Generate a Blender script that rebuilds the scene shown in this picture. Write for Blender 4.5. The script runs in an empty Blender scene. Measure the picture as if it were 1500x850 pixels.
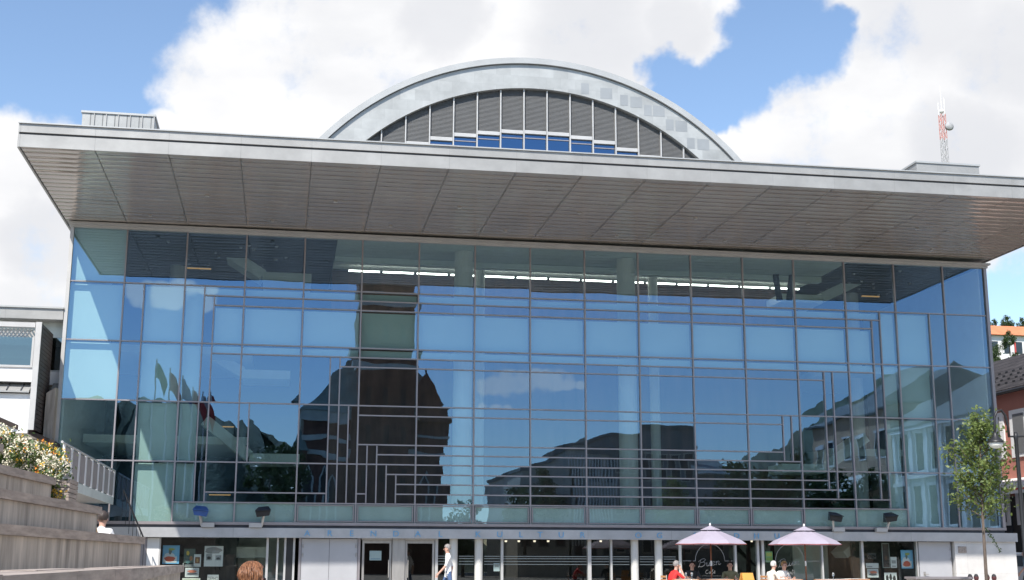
import bpy, bmesh, math, random
from mathutils import Vector, Matrix
R_ = random.Random(7)
scene = bpy.context.scene
COL = scene.collection
G = 0.22          # level of the square
BAY = 2.1         # facade module
U = BAY / 6       # facade sub module
Z0 = 2.8          # foot of the glass front
HZ = 0.34895

# ------------------------------------------------------------------ camera
CAM = Vector((7.914, -46.153, 1.446)); FPX = 1872.08
PITCH, YAW, ROLL = 0.210682, -0.175730, 0.0024046
_c, _s, _cp, _sp = math.cos(YAW), math.sin(YAW), math.cos(PITCH), math.sin(PITCH)
RT = Vector((_c, _s, 0)); F0 = Vector((-_s, _c, 0)); UPV = Vector((0, 0, 1))
FW = F0 * _cp + UPV * _sp; UP = -F0 * _sp + UPV * _cp
def ray(u, v):
    a, b = u - 750, v - 425
    cr, sr = math.cos(ROLL), math.sin(ROLL)
    return FW * FPX + RT * (a * cr + b * sr) - UP * (-a * sr + b * cr)
def at(u, v, Y):            # surveyed point of the photograph at depth Y
    d = ray(u, v); return CAM + d * ((Y - CAM.y) / d.y)
def atz(u, v, Z):
    d = ray(u, v); return CAM + d * ((Z - CAM.z) / d.z)
def mir(u, v, Y):           # place behind the camera whose image the glass front throws back
    p = at(u, v, Y); return Vector((p.x, -p.y, p.z))
cam_d = bpy.data.cameras.new('camera'); cam = bpy.data.objects.new('camera', cam_d); COL.objects.link(cam)
right = RT * math.cos(ROLL) + UP * math.sin(ROLL)
up = UP * math.cos(ROLL) - RT * math.sin(ROLL)
# image axes: u grows along cr*RT + sr*UP
m = Matrix((( right.x, up.x, -FW.x, CAM.x), (right.y, up.y, -FW.y, CAM.y), (right.z, up.z, -FW.z, CAM.z), (0, 0, 0, 1)))
cam.matrix_world = m
cam_d.sensor_fit = 'HORIZONTAL'; cam_d.sensor_width = 36; cam_d.lens = FPX / 1500 * 36
cam_d.clip_start = .1; cam_d.clip_end = 6000
scene.camera = cam

# ------------------------------------------------------------------ materials
def nt_new(name):
    m = bpy.data.materials.new(name); m.use_nodes = True
    nt = m.node_tree; nt.nodes.clear()
    out = nt.nodes.new('ShaderNodeOutputMaterial')
    return m, nt, out
def N(nt, t, **kw):
    n = nt.nodes.new(t)
    for k, v in kw.items():
        if k.startswith('i_'):
            key = k[2:]
            key = int(key) if key.isdigit() else key.replace('_', ' ')
            n.inputs[key].default_value = v
        else: setattr(n, k, v)
    return n
def c4(c): return (c[0], c[1], c[2], 1)
MC = {}
def mat(name, col, rough=.6, metal=0., var=.15, scale=3., bump=0., stretch=(1, 1, 1), spec=.5, col2=None, trans=0):
    """noise-varied surface"""
    if name in MC: return MC[name]
    m, nt, out = nt_new(name); L = nt.links.new
    b = N(nt, 'ShaderNodeBsdfPrincipled'); L(b.outputs[0], out.inputs[0])
    b.inputs['Roughness'].default_value = rough; b.inputs['Metallic'].default_value = metal
    b.inputs['Specular IOR Level'].default_value = spec
    tc = N(nt, 'ShaderNodeTexCoord'); mp = N(nt, 'ShaderNodeMapping'); mp.inputs['Scale'].default_value = stretch
    L(tc.outputs['Object'], mp.inputs[0])
    no = N(nt, 'ShaderNodeTexNoise', i_Scale=scale, i_Detail=6, i_Roughness=.6); L(mp.outputs[0], no.inputs[0])
    mx = N(nt, 'ShaderNodeMix', data_type='RGBA')
    c2 = col2 or tuple(max(0, x * (1 - 1.6 * var)) for x in col)
    c1 = col if col2 else tuple(min(1, x * (1 + var)) for x in col)
    mx.inputs[6].default_value = c4(c1); mx.inputs[7].default_value = c4(c2)
    mr = N(nt, 'ShaderNodeMapRange'); mr.inputs[1].default_value = .3; mr.inputs[2].default_value = .7
    L(no.outputs[0], mr.inputs[0]); L(mr.outputs[0], mx.inputs[0]); L(mx.outputs[2], b.inputs['Base Color'])
    if bump:
        bp = N(nt, 'ShaderNodeBump', i_Strength=.6, i_Distance=bump)
        n2 = N(nt, 'ShaderNodeTexNoise', i_Scale=scale * 6, i_Detail=4); L(mp.outputs[0], n2.inputs[0])
        L(n2.outputs[0], bp.inputs['Height']); L(bp.outputs[0], b.inputs['Normal'])
    if trans:
        b.inputs['Transmission Weight'].default_value = trans
    MC[name] = m
    return m
def emit(name, col, s):
    m, nt, out = nt_new(name)
    e = N(nt, 'ShaderNodeEmission', i_Strength=s); e.inputs[0].default_value = c4(col)
    nt.links.new(e.outputs[0], out.inputs[0]); return m
def glass_mat(name, refl, tint, fac, wave=.00035, gcol2=None):
    """coated pane: mirror coating over tinted clear glass, slightly wavy like tempered glass"""
    m, nt, out = nt_new(name); L = nt.links.new
    g = N(nt, 'ShaderNodeBsdfGlossy', i_Roughness=0.0); g.inputs[0].default_value = c4(refl)
    t = N(nt, 'ShaderNodeBsdfTransparent'); t.inputs[0].default_value = c4(tint)
    mx = N(nt, 'ShaderNodeMixShader'); mx.inputs[0].default_value = fac
    lw = N(nt, 'ShaderNodeLayerWeight', i_Blend=.5); pw = N(nt, 'ShaderNodeMath', operation='POWER'); pw.inputs[1].default_value = 4; L(lw.outputs['Facing'], pw.inputs[0])
    mr = N(nt, 'ShaderNodeMapRange'); mr.inputs[1].default_value = 0; mr.inputs[2].default_value = 1
    mr.inputs[3].default_value = fac; mr.inputs[4].default_value = min(1, fac + .6)
    L(pw.outputs[0], mr.inputs[0]); L(mr.outputs[0], mx.inputs[0])
    L(t.outputs[0], mx.inputs[1]); L(g.outputs[0], mx.inputs[2]); L(mx.outputs[0], out.inputs[0])
    if wave:
        tc = N(nt, 'ShaderNodeTexCoord'); mp = N(nt, 'ShaderNodeMapping'); mp.inputs['Scale'].default_value = (.55, 1, 1.25)
        L(tc.outputs['Object'], mp.inputs[0])
        no = N(nt, 'ShaderNodeTexNoise', i_Scale=1., i_Detail=1.2); L(mp.outputs[0], no.inputs[0])
        bp = N(nt, 'ShaderNodeBump', i_Strength=1, i_Distance=wave * 10)
        bp.inputs['Strength'].default_value = .1
        L(no.outputs[0], bp.inputs['Height']); L(bp.outputs[0], g.inputs['Normal'])
    return m
def grid_mat(name, col, su, sv, axis='XZ', var=.18, joint=.02, jcol=.55, rough=.45, metal=.4, bump=.004, off=0., spec=.5):
    """sheet or stone panels: own tone per panel, thin joints"""
    m, nt, out = nt_new(name); L = nt.links.new
    b = N(nt, 'ShaderNodeBsdfPrincipled', i_Roughness=rough, i_Metallic=metal); L(b.outputs[0], out.inputs[0])
    b.inputs['Specular IOR Level'].default_value = spec
    tc = N(nt, 'ShaderNodeTexCoord'); sx = N(nt, 'ShaderNodeSeparateXYZ'); L(tc.outputs['Object'], sx.inputs[0])
    cb = N(nt, 'ShaderNodeCombineXYZ')
    L(sx.outputs['XYZ'.index(axis[0])], cb.inputs[0]); L(sx.outputs['XYZ'.index(axis[1])], cb.inputs[1])
    br = N(nt, 'ShaderNodeTexBrick', offset=off, i_Scale=1.0)
    br.inputs['Brick Width'].default_value = su; br.inputs['Row Height'].default_value = sv
    br.inputs['Mortar Size'].default_value = joint; br.inputs['Mortar Smooth'].default_value = .3
    br.inputs['Color1'].default_value = c4([x * (1 + var) for x in col]); br.inputs['Color2'].default_value = c4([x * (1 - var) for x in col])
    br.inputs['Mortar'].default_value = c4([x * jcol for x in col])
    L(cb.outputs[0], br.inputs[0])
    no = N(nt, 'ShaderNodeTexNoise', i_Scale=.9, i_Detail=7, i_Roughness=.65); L(tc.outputs['Object'], no.inputs[0])
    mr = N(nt, 'ShaderNodeMapRange'); mr.inputs[1].default_value = .3; mr.inputs[2].default_value = .7; mr.inputs[3].default_value = .82; mr.inputs[4].default_value = 1.12
    L(no.outputs[0], mr.inputs[0])
    mu = N(nt, 'ShaderNodeMix', data_type='RGBA', blend_type='MULTIPLY'); mu.inputs[0].default_value = 1
    L(br.outputs['Color'], mu.inputs[6]); L(mr.outputs[0], mu.inputs[7]); L(mu.outputs[2], b.inputs['Base Color'])
    if bump:
        bp = N(nt, 'ShaderNodeBump', i_Strength=.5, i_Distance=bump, invert=True); L(br.outputs['Fac'], bp.inputs['Height']); L(bp.outputs[0], b.inputs['Normal'])
    return m
def leaf_mat(name, c1, c2, tr=.35):
    m, nt, out = nt_new(name); L = nt.links.new
    d = N(nt, 'ShaderNodeBsdfPrincipled', i_Roughness=.45); t = N(nt, 'ShaderNodeBsdfTranslucent')
    mx = N(nt, 'ShaderNodeMixShader'); mx.inputs[0].default_value = tr
    ge = N(nt, 'ShaderNodeNewGeometry'); cr = N(nt, 'ShaderNodeMix', data_type='RGBA')
    L(ge.outputs['Random Per Island'], cr.inputs[0]); cr.inputs[6].default_value = c4(c1); cr.inputs[7].default_value = c4(c2)
    L(cr.outputs[2], d.inputs['Base Color']); L(cr.outputs[2], t.inputs[0])
    L(d.outputs[0], mx.inputs[1]); L(t.outputs[0], mx.inputs[2]); L(mx.outputs[0], out.inputs[0])
    return m

M = {}
M['zinc'] = grid_mat('zinc sheet', (.36, .355, .345), 2.1, 9, 'XZ', .035, .008, .82, .5, .3)
M['zinc_seam'] = grid_mat('zinc standing seam', (.36, .365, .36), .39, 9, 'XZ', .06, .02, .45, .5, .3)
M['zinc_dark'] = mat('zinc shadow gap', (.08, .085, .1), .6, .2)
M['soffit'] = mat('soffit lacquered metal', (.47, .41, .365), .12, .42, .06, .8, 0, (1.2, .25, 1))
M['soffit_gap'] = mat('soffit joint', (.05, .045, .04), .7)
M['shingle'] = grid_mat('zinc shingles', (.43, .435, .425), .62, .46, 'XZ', .085, .005, .88, .42, .25, 0, .5)
M['rim'] = mat('arch rim zinc', (.46, .46, .45), .42, .3, .08, .8)
M['louvre'] = mat('grey louvre slat', (.15, .152, .155), .6, .05, .04)
M['alu'] = mat('anodised aluminium mullion', (.33, .30, .31), .4, .45, .06, 1.5)
M['alu_light'] = mat('pale aluminium', (.50, .49, .48), .45, .2, .06, 1.5)
M['white'] = mat('white lacquered panel', (.78, .77, .76), .5, 0, .04, 1.2)
M['band'] = grid_mat('brushed aluminium sign band', (.47, .47, .48), 3.15, 9, 'XZ', .035, .008, .7, .4, .45)
M['frost'] = mat('fritted spandrel', (.68, .72, .71), .5, 0, .07, 1.3)
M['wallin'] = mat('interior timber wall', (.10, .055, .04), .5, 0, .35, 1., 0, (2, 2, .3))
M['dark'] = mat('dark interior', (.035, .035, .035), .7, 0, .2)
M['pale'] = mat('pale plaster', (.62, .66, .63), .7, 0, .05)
M['colm'] = mat('white painted column', (.60, .59, .56), .55, 0, .04, 1)
M['concrete'] = mat('weathered concrete', (.46, .405, .35), .85, 0, .30, 1.5, .004, (3.4, 3.4, .45))
M['oldwood'] = mat('grey weathered timber', (.36, .30, .26), .75, 0, .24, 3, .004, (5, .35, 5))
M['wood'] = mat('brown varnished wood', (.25, .09, .04), .45, 0, .25, 6)
M['lightwood'] = mat('orange table wood', (.55, .27, .12), .5, 0, .2, 5)
M['black'] = mat('black lacquered metal', (.02, .02, .022), .45, .2, .1)
M['steel'] = mat('brushed steel', (.40, .38, .36), .4, .5, .08, 2, 0, (6, 6, .5))
M['glass'] = glass_mat('coated facade glass', (.39, .64, .98), (.80, .93, .90), .245, .0017)
M['glass_g'] = glass_mat('shopfront glass', (.85, .9, .92), (.8, .86, .84), .10, .0002)
M['glass_n'] = glass_mat('neighbour window glass', (.5, .58, .6), (.4, .45, .43), .3)
M['glass_arch'] = glass_mat('arch window glass', (.18, .32, .52), (.3, .4, .5), .5, .0006)
M['glass_edge'] = mat('pane edge', (.25, .35, .33), .4)
def clear_mat():
    m, nt, out = nt_new('pane inner face'); t = N(nt, 'ShaderNodeBsdfTransparent'); nt.links.new(t.outputs[0], out.inputs[0]); return m
M['clear'] = clear_mat()
def blind_mat():
    m, nt, out = nt_new('pale woven blind'); L = nt.links.new
    b = N(nt, 'ShaderNodeBsdfPrincipled', i_Roughness=.8); L(b.outputs[0], out.inputs[0])
    tc = N(nt, 'ShaderNodeTexCoord'); w = N(nt, 'ShaderNodeTexWave', wave_type='BANDS', bands_direction='Z', i_Scale=5.5, i_Distortion=.3)
    L(tc.outputs['Object'], w.inputs[0])
    n = N(nt, 'ShaderNodeTexNoise', i_Scale=.7, i_Detail=3); L(tc.outputs['Object'], n.inputs[0])
    mx = N(nt, 'ShaderNodeMix', data_type='RGBA'); mx.inputs[6].default_value = (.41, .49, .48, 1); mx.inputs[7].default_value = (.51, .59, .58, 1)
    ad = N(nt, 'ShaderNodeMath', operation='MULTIPLY_ADD'); ad.inputs[1].default_value = .35; L(w.outputs[0], ad.inputs[0]); L(n.outputs[0], ad.inputs[2])
    L(ad.outputs[0], mx.inputs[0]); L(mx.outputs[2], b.inputs['Base Color']); return m
M['blind'] = blind_mat()
M['skin'] = mat('skin', (.55, .32, .24), .5, 0, .08, 8)

# ------------------------------------------------------------------ mesh builder
class MB:
    def __init__(s): s.v = []; s.f = []; s.m = []
    def add(s, vs, fs, mi=0):
        o = len(s.v); s.v += [tuple(p) for p in vs]; s.f += [tuple(o + i for i in f) for f in fs]; s.m += [mi] * len(fs); return s
    def box(s, x0, x1, y0, y1, z0, z1, mi=0):
        vs = [(x, y, z) for z in (z0, z1) for y in (y0, y1) for x in (x0, x1)]
        s.add(vs, [(0, 2, 3, 1), (4, 5, 7, 6), (0, 1, 5, 4), (1, 3, 7, 5), (3, 2, 6, 7), (2, 0, 4, 6)], mi); return s
    def hexa(s, b, t, mi=0):
        s.add(list(b) + list(t), [(3, 2, 1, 0), (4, 5, 6, 7), (0, 1, 5, 4), (1, 2, 6, 5), (2, 3, 7, 6), (3, 0, 4, 7)], mi); return s
    def beam(s, a, b, w, h, mi=0, upv=(0, 0, 1)):
        a, b = Vector(a), Vector(b); d = (b - a).normalized(); upv = Vector(upv)
        if abs(d.dot(upv)) > .95: upv = Vector((0, 1, 0))
        sd = d.cross(upv).normalized(); u2 = sd.cross(d).normalized()
        q = lambda p: [p - sd * w / 2 - u2 * h / 2, p + sd * w / 2 - u2 * h / 2, p + sd * w / 2 + u2 * h / 2, p - sd * w / 2 + u2 * h / 2]
        s.hexa(q(a), q(b), mi); return s
    def tube(s, pts, r, n=8, mi=0, cap=True):
        pts = [Vector(p) for p in pts]; k = len(pts); rr = r if isinstance(r, (list, tuple)) else [r] * k
        rings = []; prev = None
        for i, p in enumerate(pts):
            d = (pts[min(i + 1, k - 1)] - pts[max(i - 1, 0)])
            d = d.normalized() if d.length > 1e-9 else Vector((0, 0, 1))
            a = prev - d * prev.dot(d) if prev else (Vector((1, 0, 0)) if abs(d.x) < .8 else Vector((0, 1, 0))).cross(d)
            a.normalize(); prev = a; b = d.cross(a)
            rings.append([p + (a * math.cos(2 * math.pi * j / n) + b * math.sin(2 * math.pi * j / n)) * rr[i] for j in range(n)])
        vs = [q for rg in rings for q in rg]
        fs = [(i * n + j, i * n + (j + 1) % n, (i + 1) * n + (j + 1) % n, (i + 1) * n + j) for i in range(k - 1) for j in range(n)]
        if cap: fs += [tuple(range(n - 1, -1, -1)), tuple((k - 1) * n + j for j in range(n))]
        s.add(vs, fs, mi); return s
    def lathe(s, prof, c=(0, 0, 0), n=16, mi=0):
        vs = []; fs = []
        for r, z in prof: vs += [(c[0] + r * math.cos(2 * math.pi * j / n), c[1] + r * math.sin(2 * math.pi * j / n), c[2] + z) for j in range(n)]
        for i in range(len(prof) - 1): fs += [(i * n + j, i * n + (j + 1) % n, (i + 1) * n + (j + 1) % n, (i + 1) * n + j) for j in range(n)]
        fs += [tuple(range(n - 1, -1, -1)), tuple((len(prof) - 1) * n + j for j in range(n))]
        s.add(vs, fs, mi); return s
    def prism(s, poly, axis, a, b, mi=0):
        """polygon (list of 2d points) swept along axis from a to b"""
        def P(p, t):
            if axis == 'x': return (t, p[0], p[1])
            if axis == 'y': return (p[0], t, p[1])
            return (p[0], p[1], t)
        k = len(poly); vs = [P(p, a) for p in poly] + [P(p, b) for p in poly]
        fs = [tuple(range(k)), tuple(range(2 * k - 1, k - 1, -1))] + [(i, i + k, (i + 1) % k + k, (i + 1) % k) for i in range(k)]
        s.add(vs, fs, mi); return s
    def ball(s, c, r, n=10, mi=0):
        rx, ry, rz = r if isinstance(r, (tuple, list)) else (r, r, r)
        vs = [(c[0], c[1], c[2] - rz)]; k = n // 2
        for i in range(1, k):
            t = -math.pi / 2 + math.pi * i / k
            vs += [(c[0] + rx * math.cos(t) * math.cos(2 * math.pi * j / n), c[1] + ry * math.cos(t) * math.sin(2 * math.pi * j / n), c[2] + rz * math.sin(t)) for j in range(n)]
        vs.append((c[0], c[1], c[2] + rz)); fs = []
        for j in range(n):
            fs.append((0, 1 + (j + 1) % n, 1 + j))
            for i in range(k - 2): fs.append((1 + i * n + j, 1 + i * n + (j + 1) % n, 1 + (i + 1) * n + (j + 1) % n, 1 + (i + 1) * n + j))
            fs.append((1 + (k - 2) * n + j, 1 + (k - 2) * n + (j + 1) % n, len(vs) - 1))
        s.add(vs, fs, mi); return s
    def mesh(s, name, mats, smooth=False, fix=True):
        me = bpy.data.meshes.new(name); me.from_pydata(s.v, [], s.f)
        for mm in (mats if isinstance(mats, (list, tuple)) else [mats]): me.materials.append(mm)
        me.polygons.foreach_set('material_index', s.m)
        if smooth: me.polygons.foreach_set('use_smooth', [True] * len(s.f))
        if fix:
            bm = bmesh.new(); bm.from_mesh(me); bmesh.ops.recalc_face_normals(bm, faces=bm.faces[:]); bm.to_mesh(me); bm.free()
        me.update(); return me
def tag(o, label=None, cat=None, group=None, kind=None):
    for k, v in (('label', label), ('category', cat), ('group', group), ('kind', kind)):
        if v: o[k] = v
    return o
def link(name, mb, mats, parent=None, loc=None, smooth=False, fix=True, **kw):
    me = mb.mesh(name, mats, smooth, fix) if isinstance(mb, MB) else mb
    o = bpy.data.objects.new(name, me); COL.objects.link(o)
    if parent: o.parent = parent
    if loc: o.location = loc
    return tag(o, **kw)
def empty(name, loc=(0, 0, 0), rz=0, **kw):
    o = bpy.data.objects.new(name, None); COL.objects.link(o); o.location = loc; o.rotation_euler = (0, 0, rz); o.empty_display_size = .3
    return tag(o, **kw)
def kids(o): return [c for c in bpy.data.objects if c.parent == o]
def copy_tree(o, parent=None):
    c = o.copy(); COL.objects.link(c)
    if parent: c.parent = parent
    for ch in kids(o): copy_tree(ch, c)
    return c
def text_mesh(s, size, depth, name='lettering'):
    cu = bpy.data.curves.new(name, 'FONT'); cu.body = s; cu.size = size; cu.extrude = depth / 2; cu.align_x = 'CENTER'
    cu.resolution_u = 3
    ob = bpy.data.objects.new(name, cu); COL.objects.link(ob)
    dg = bpy.context.evaluated_depsgraph_get(); me = bpy.data.meshes.new_from_object(ob.evaluated_get(dg)); 
    COL.objects.unlink(ob); bpy.data.objects.remove(ob)
    mb = MB()
    vs = [(v.co.x, -v.co.z, v.co.y) for v in me.vertices]    # stands in the XZ plane facing -y
    mb.add(vs, [tuple(p.vertices) for p in me.polygons]); bpy.data.meshes.remove(me)
    return mb
def move(mb, dx, dy, dz):
    mb.v = [(a + dx, b + dy, c + dz) for a, b, c in mb.v]; return mb
def merge(*mbs):
    r = MB()
    for k in mbs: r.add(k.v, k.f); r.m[-len(k.f):] = k.m
    return r
# ================================================================== the hall with the glass front
hall = empty('concert_hall', (0, 0, 0), label='wide hall with a tall glass front under a deep metal canopy and an arched roof', cat='building')
XL, XR = .6 * U, 101.3 * U
ZT = Z0 + 30 * HZ
def gx(i): return min(max(i * U, XL), XR)
def gz(j): return Z0 + j * HZ
vert = [(6 * k, 0, 30) for k in range(1, 17)] + [(8, 0, 24), (14, 2, 24), (15, 2, 23), (19, 6, 12), (27, 2, 17), (28, 2, 17), (29, 2, 12), (31, 2, 8),
        (32, 2, 8), (33, 2, 6), (34, 2, 5), (88, 2, 24), (87, 3, 23), (81, 4, 17), (82, 3, 17), (76, 7, 12), (77, 7, 12), (94, 0, 24)]
horz = [(24, 0, 102), (18, 0, 102), (12, 0, 102), (6, 0, 102), (2, 12, 90), (23, 14, 88), (22, 15, 87), (17, 15, 87), (16, 28, 81), (11, 30, 76),
        (8, 30, 76), (7, 32, 78), (5, 33, 81), (4, 34, 82), (3, 34, 88), (3, 15, 27), (3, 30, 31)]
VW = {(x, r) for x, a, b in vert for r in range(a, b)}
HW = {(z, c) for z, a, b in horz for c in range(a, b)}
seen = set(); panes = []
for r in range(30):
    for c in range(102):
        if (c, r) in seen: continue
        c1 = c
        while c1 + 1 < 102 and (c1 + 1, r) not in VW: c1 += 1
        r1 = r
        while r1 + 1 < 30 and (r1 + 1, c) not in HW: r1 += 1
        for a in range(c, c1 + 1):
            for b in range(r, r1 + 1): seen.add((a, b))
        panes.append((c, c1 + 1, r, r1 + 1))
panes.sort(key=lambda p: -(p[1] - p[0]) * (p[3] - p[2]))
def kind_of(p):
    c0, c1, r0, r1 = p; cx, cz = (c0 + c1) / 2, (r0 + r1) / 2
    if r1 <= 2 and 12 <= c0 and c1 <= 90: return 'frost'
    if r0 >= 24: return 'blind' if c1 <= 6 else 'clear'
    if c1 <= 6: return 'blind' if r0 >= 12 else 'clear'
    if c1 <= 8: return 'clear'
    if c0 < 14: return 'blind'
    if 14 <= cx <= 88:
        if cz > 23: return 'blind'
        if cz > 22: return 'clear'
        if 15 <= cx <= 87 and cz > 17: return 'blind'
        return 'clear'
    if cx < 94: return 'blind'
    return 'clear'
stuffp = MB()
def pane_mb(c0, c1, r0, r1, rnd):
    x0, x1, z0, z1 = gx(c0), gx(c1), gz(r0), gz(r1)
    cx, cz = (x0 + x1) / 2, (z0 + z1) / 2
    ax, az = rnd.gauss(0, .0022), rnd.gauss(0, .0020)
    yy = lambda x, z: (x - cx) * ax + (z - cz) * az
    q = [(x0, z0), (x1, z0), (x1, z1), (x0, z1)]
    mb = MB()
    mb.add([(x, yy(x, z), z) for x, z in q] + [(x, yy(x, z) + .024, z) for x, z in q],
           [(0, 1, 2, 3)], 0)
    mb.add([(x, yy(x, z), z) for x, z in q] + [(x, yy(x, z) + .024, z) for x, z in q], [(7, 6, 5, 4)], 1)
    return mb
rp = random.Random(3)
blindl = []
for i, p in enumerate(panes):
    mb = pane_mb(*p, rp)
    if i < 98: link('window_pane', mb, [M['glass'], M['clear']], hall, fix=False)
    else: stuffp.add(mb.v, mb.f); stuffp.m[-2:] = mb.m
    k = kind_of(p)
    x0, x1, z0, z1 = gx(p[0]), gx(p[1]), gz(p[2]), gz(p[3])
    if k == 'blind':
        g = .05
        zz = z0 + .02
        link('roller_blind', MB().box(x0 + g, x1 - g, .17, .176, zz, z1 - .06), M['blind'], hall)
    elif k == 'frost':
        link('spandrel_panel', MB().box(x0 + .01, x1 - .01, .035, .05, z0, z1), M['frost'], hall)
if stuffp.v: link('small_window_panes', stuffp, [M['glass'], M['clear']], hall, fix=False, kind='stuff')
# mullions (verticals full height) and transoms
for x, a, b in vert:
    w = .026 if x % 6 == 0 else .022
    link('mullion', MB().box(gx(x) - w, gx(x) + w, -.06, .09, gz(a) + .03, gz(b) - .03), M['alu'], hall)
for z, a, b in horz:
    w = .022
    link('transom', MB().box(gx(a) + .01, gx(b) - .01, -.05, .08, gz(z) - w, gz(z) + w), M['alu'], hall)
for x in (XL, XR):
    s = 1 if x < 5 else -1
    link('corner_post', MB().box(x - .07, x + .05, -.08, .3, Z0, ZT + .05), M['alu_light' if s > 0 else 'alu'], hall)  # sun-side post gets paler metal, its sunlit look put into the colour
# narrow frames round the spandrel panes
for k in range(2, 15):
    x0, x1 = 6 * k * U + .06, 6 * (k + 1) * U - .06
    if 4 <= k <= 12:
        f = MB().box(x0, x0 + .035, -.03, .03, gz(0) + .06, gz(2) - .05).box(x1 - .035, x1, -.03, .03, gz(0) + .06, gz(2) - .05)
        f.box(x0 + .035, x1 - .035, -.028, .03, gz(0) + .06, gz(0) + .095).box(x0 + .035, x1 - .035, -.028, .03, gz(2) - .085, gz(2) - .05)
        link('spandrel_frame', f, M['alu'], hall)
link('sill', MB().box(XL - .05, XR + .05, -.1, .2, Z0 - .07, Z0 + .03), M['alu'], hall)
link('shadow_gap', MB().box(XL - .02, XR + .02, -.02, .2, Z0 - .17, Z0 - .07), M['zinc_dark'], hall)
BZ0, BZ1 = 2.3, 2.63
band = link('sign_band', MB().box(XL - .05, XR + .45, -.16, .3, BZ0, BZ1), M['band'], hall)
# ---- lettering on the band, spaced as on the building
letters = list(zip('ARENDAL', (450, 483, 515, 547, 580, 612, 645))) + list(zip('KULTUR', (700, 732, 763, 791, 822, 853))) + \
          list(zip('OG', (935, 966))) + list(zip('R\u00c5DHUS', (1019, 1049, 1079, 1108, 1138, 1168)))
M['letter'] = mat('blue letters', (.17, .41, .66), .4, 0, .03)
for ch, u in letters:
    x = at(u, 782, -.16).x
    t = text_mesh(ch, .285, .03); t.v = [(a * 1.12 + x, b - .178, c + 2.362) for a, b, c in t.v]
    link('letter', t, M['letter'], band)

# ---- canopy
FY = -8.7; FX0, FX1 = -.05, 35.62
def zs(x): return 13.29 + .0040 * x
canopy = link('canopy', MB().hexa([(FX0, FY + .05, zs(FX0) + .03), (FX1, FY + .05, zs(FX1) + .03), (FX1 - .02, 38, zs(FX1) + .03), (FX0 + .15, 38, zs(FX0) + .03)],
        [(FX0, FY + .3, zs(FX0) + .62), (FX1, FY + .3, zs(FX1) + .62), (FX1 - .02, 38, zs(FX1) + .62), (FX0 + .15, 38, zs(FX0) + .62)]), M['zinc'], hall)
sof = MB(); rs = random.Random(11)
nb = 18; y0, y1 = FY + .06, -.35
xs = [FX0 + .06] + [2.1 * k for k in range(1, 17)] + [35.3 if False else 2.1 * 16.9] 
xs = [FX0 + .06] + [2.1 * k for k in range(1, 17)] + [FX1 - .06]
for i in range(len(xs) - 1):
    for j in range(nb):
        a, b = xs[i] + .012, xs[i + 1] - .012
        c, d = y0 + (y1 - y0) * j / nb + .006, y0 + (y1 - y0) * (j + 1) / nb - .006
        t = rs.gauss(0, .0025); sag = .008 + rs.gauss(0, .003); e = rs.gauss(0, .001)
        vs = []; n = 6
        for q in range(n + 1):
            y = c + (d - c) * q / n; dz = -sag * (1 - (2 * q / n - 1) ** 2) + t * (q / n - .5)
            if q in (0, n): dz += .008
            vs += [(a, y, zs(a) + dz + e), (b, y, zs(b) + dz - e)]
        sof.add(vs, [(2 * q, 2 * q + 2, 2 * q + 3, 2 * q + 1) for q in range(n)])
so = link('soffit', sof, M['soffit'], canopy, smooth=True, fix=False)
link('soffit_edge_trim', MB().box(XL - .1, XR + .1, -.35, -.1, 13.2, 13.27).box(XL - .1, XR + .1, -.12, .1, 13.12, 13.2), M['alu_light'], canopy)
def strip(name, ya, yb, h0, h1, m):
    link(name, MB().hexa([(FX0 + (.0), ya, zs(FX0) + h0), (FX1, ya, zs(FX1) + h0), (FX1, yb, zs(FX1) + h0), (FX0, yb, zs(FX0) + h0)],
                         [(FX0, ya, zs(FX0) + h1), (FX1, ya, zs(FX1) + h1), (FX1, yb, zs(FX1) + h1), (FX0, yb, zs(FX0) + h1)]), m, canopy)
strip('lower_fascia', FY, FY + .05, -.02, .36, M['zinc'])
strip('shadow_gap', FY + .035, FY + .3, .36, .42, M['zinc_dark'])
strip('upper_fascia', FY - .03, FY + .4, .42, .68, M['zinc'])
link('roof_edge_cap', MB().beam((FX0 - .02, FY + .15, zs(FX0) + .7), (FX1 + .02, FY + .15, zs(FX1) + .7), .46, .035), M['rim'], canopy)
# side edges of the canopy
for x in (FX0, FX1):
    link('side_fascia', MB().hexa([(x - .03, FY + .06, zs(x) - .02), (x + .03, FY + .06, zs(x) - .02), (x + .03, 38, zs(x) - .02), (x - .03, 38, zs(x) - .02)],
                                  [(x - .03, FY + .06, zs(x) + .67), (x + .03, FY + .06, zs(x) + .67), (x + .03, 38, zs(x) + .67), (x - .03, 38, zs(x) + .67)]), M['zinc'], canopy)
# ---- arched roof
AC = (17.87, 10.42); RO, RI = 12.0, 10.68; AY = 4.0; ZB = 13.95
def arc(r, n, zmin):
    t0 = math.asin(max(-1, (zmin - AC[1]) / r)); 
    return [(AC[0] + r * math.cos(t0 + (math.pi - 2 * t0) * i / n), AC[1] + r * math.sin(t0 + (math.pi - 2 * t0) * i / n)) for i in range(n + 1)]
def band_mb(r0, r1, ya, yb, n=72):
    mb = MB(); A, B = arc(r0, n, ZB), arc(r1, n, ZB); vs = []
    for (ax, az), (bx, bz) in zip(A, B): vs += [(ax, ya, az), (bx, ya, bz), (bx, yb, bz), (ax, yb, az)]
    fs = []
    for i in range(n):
        o, p = 4 * i, 4 * i + 4
        fs += [(o, p, p + 1, o + 1), (o + 1, p + 1, p + 2, o + 2), (o + 2, p + 2, p + 3, o + 3), (o + 3, p + 3, p, o)]
    fs += [(0, 1, 2, 3), (4 * n + 3, 4 * n + 2, 4 * n + 1, 4 * n)]
    return mb.add(vs, fs)
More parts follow.
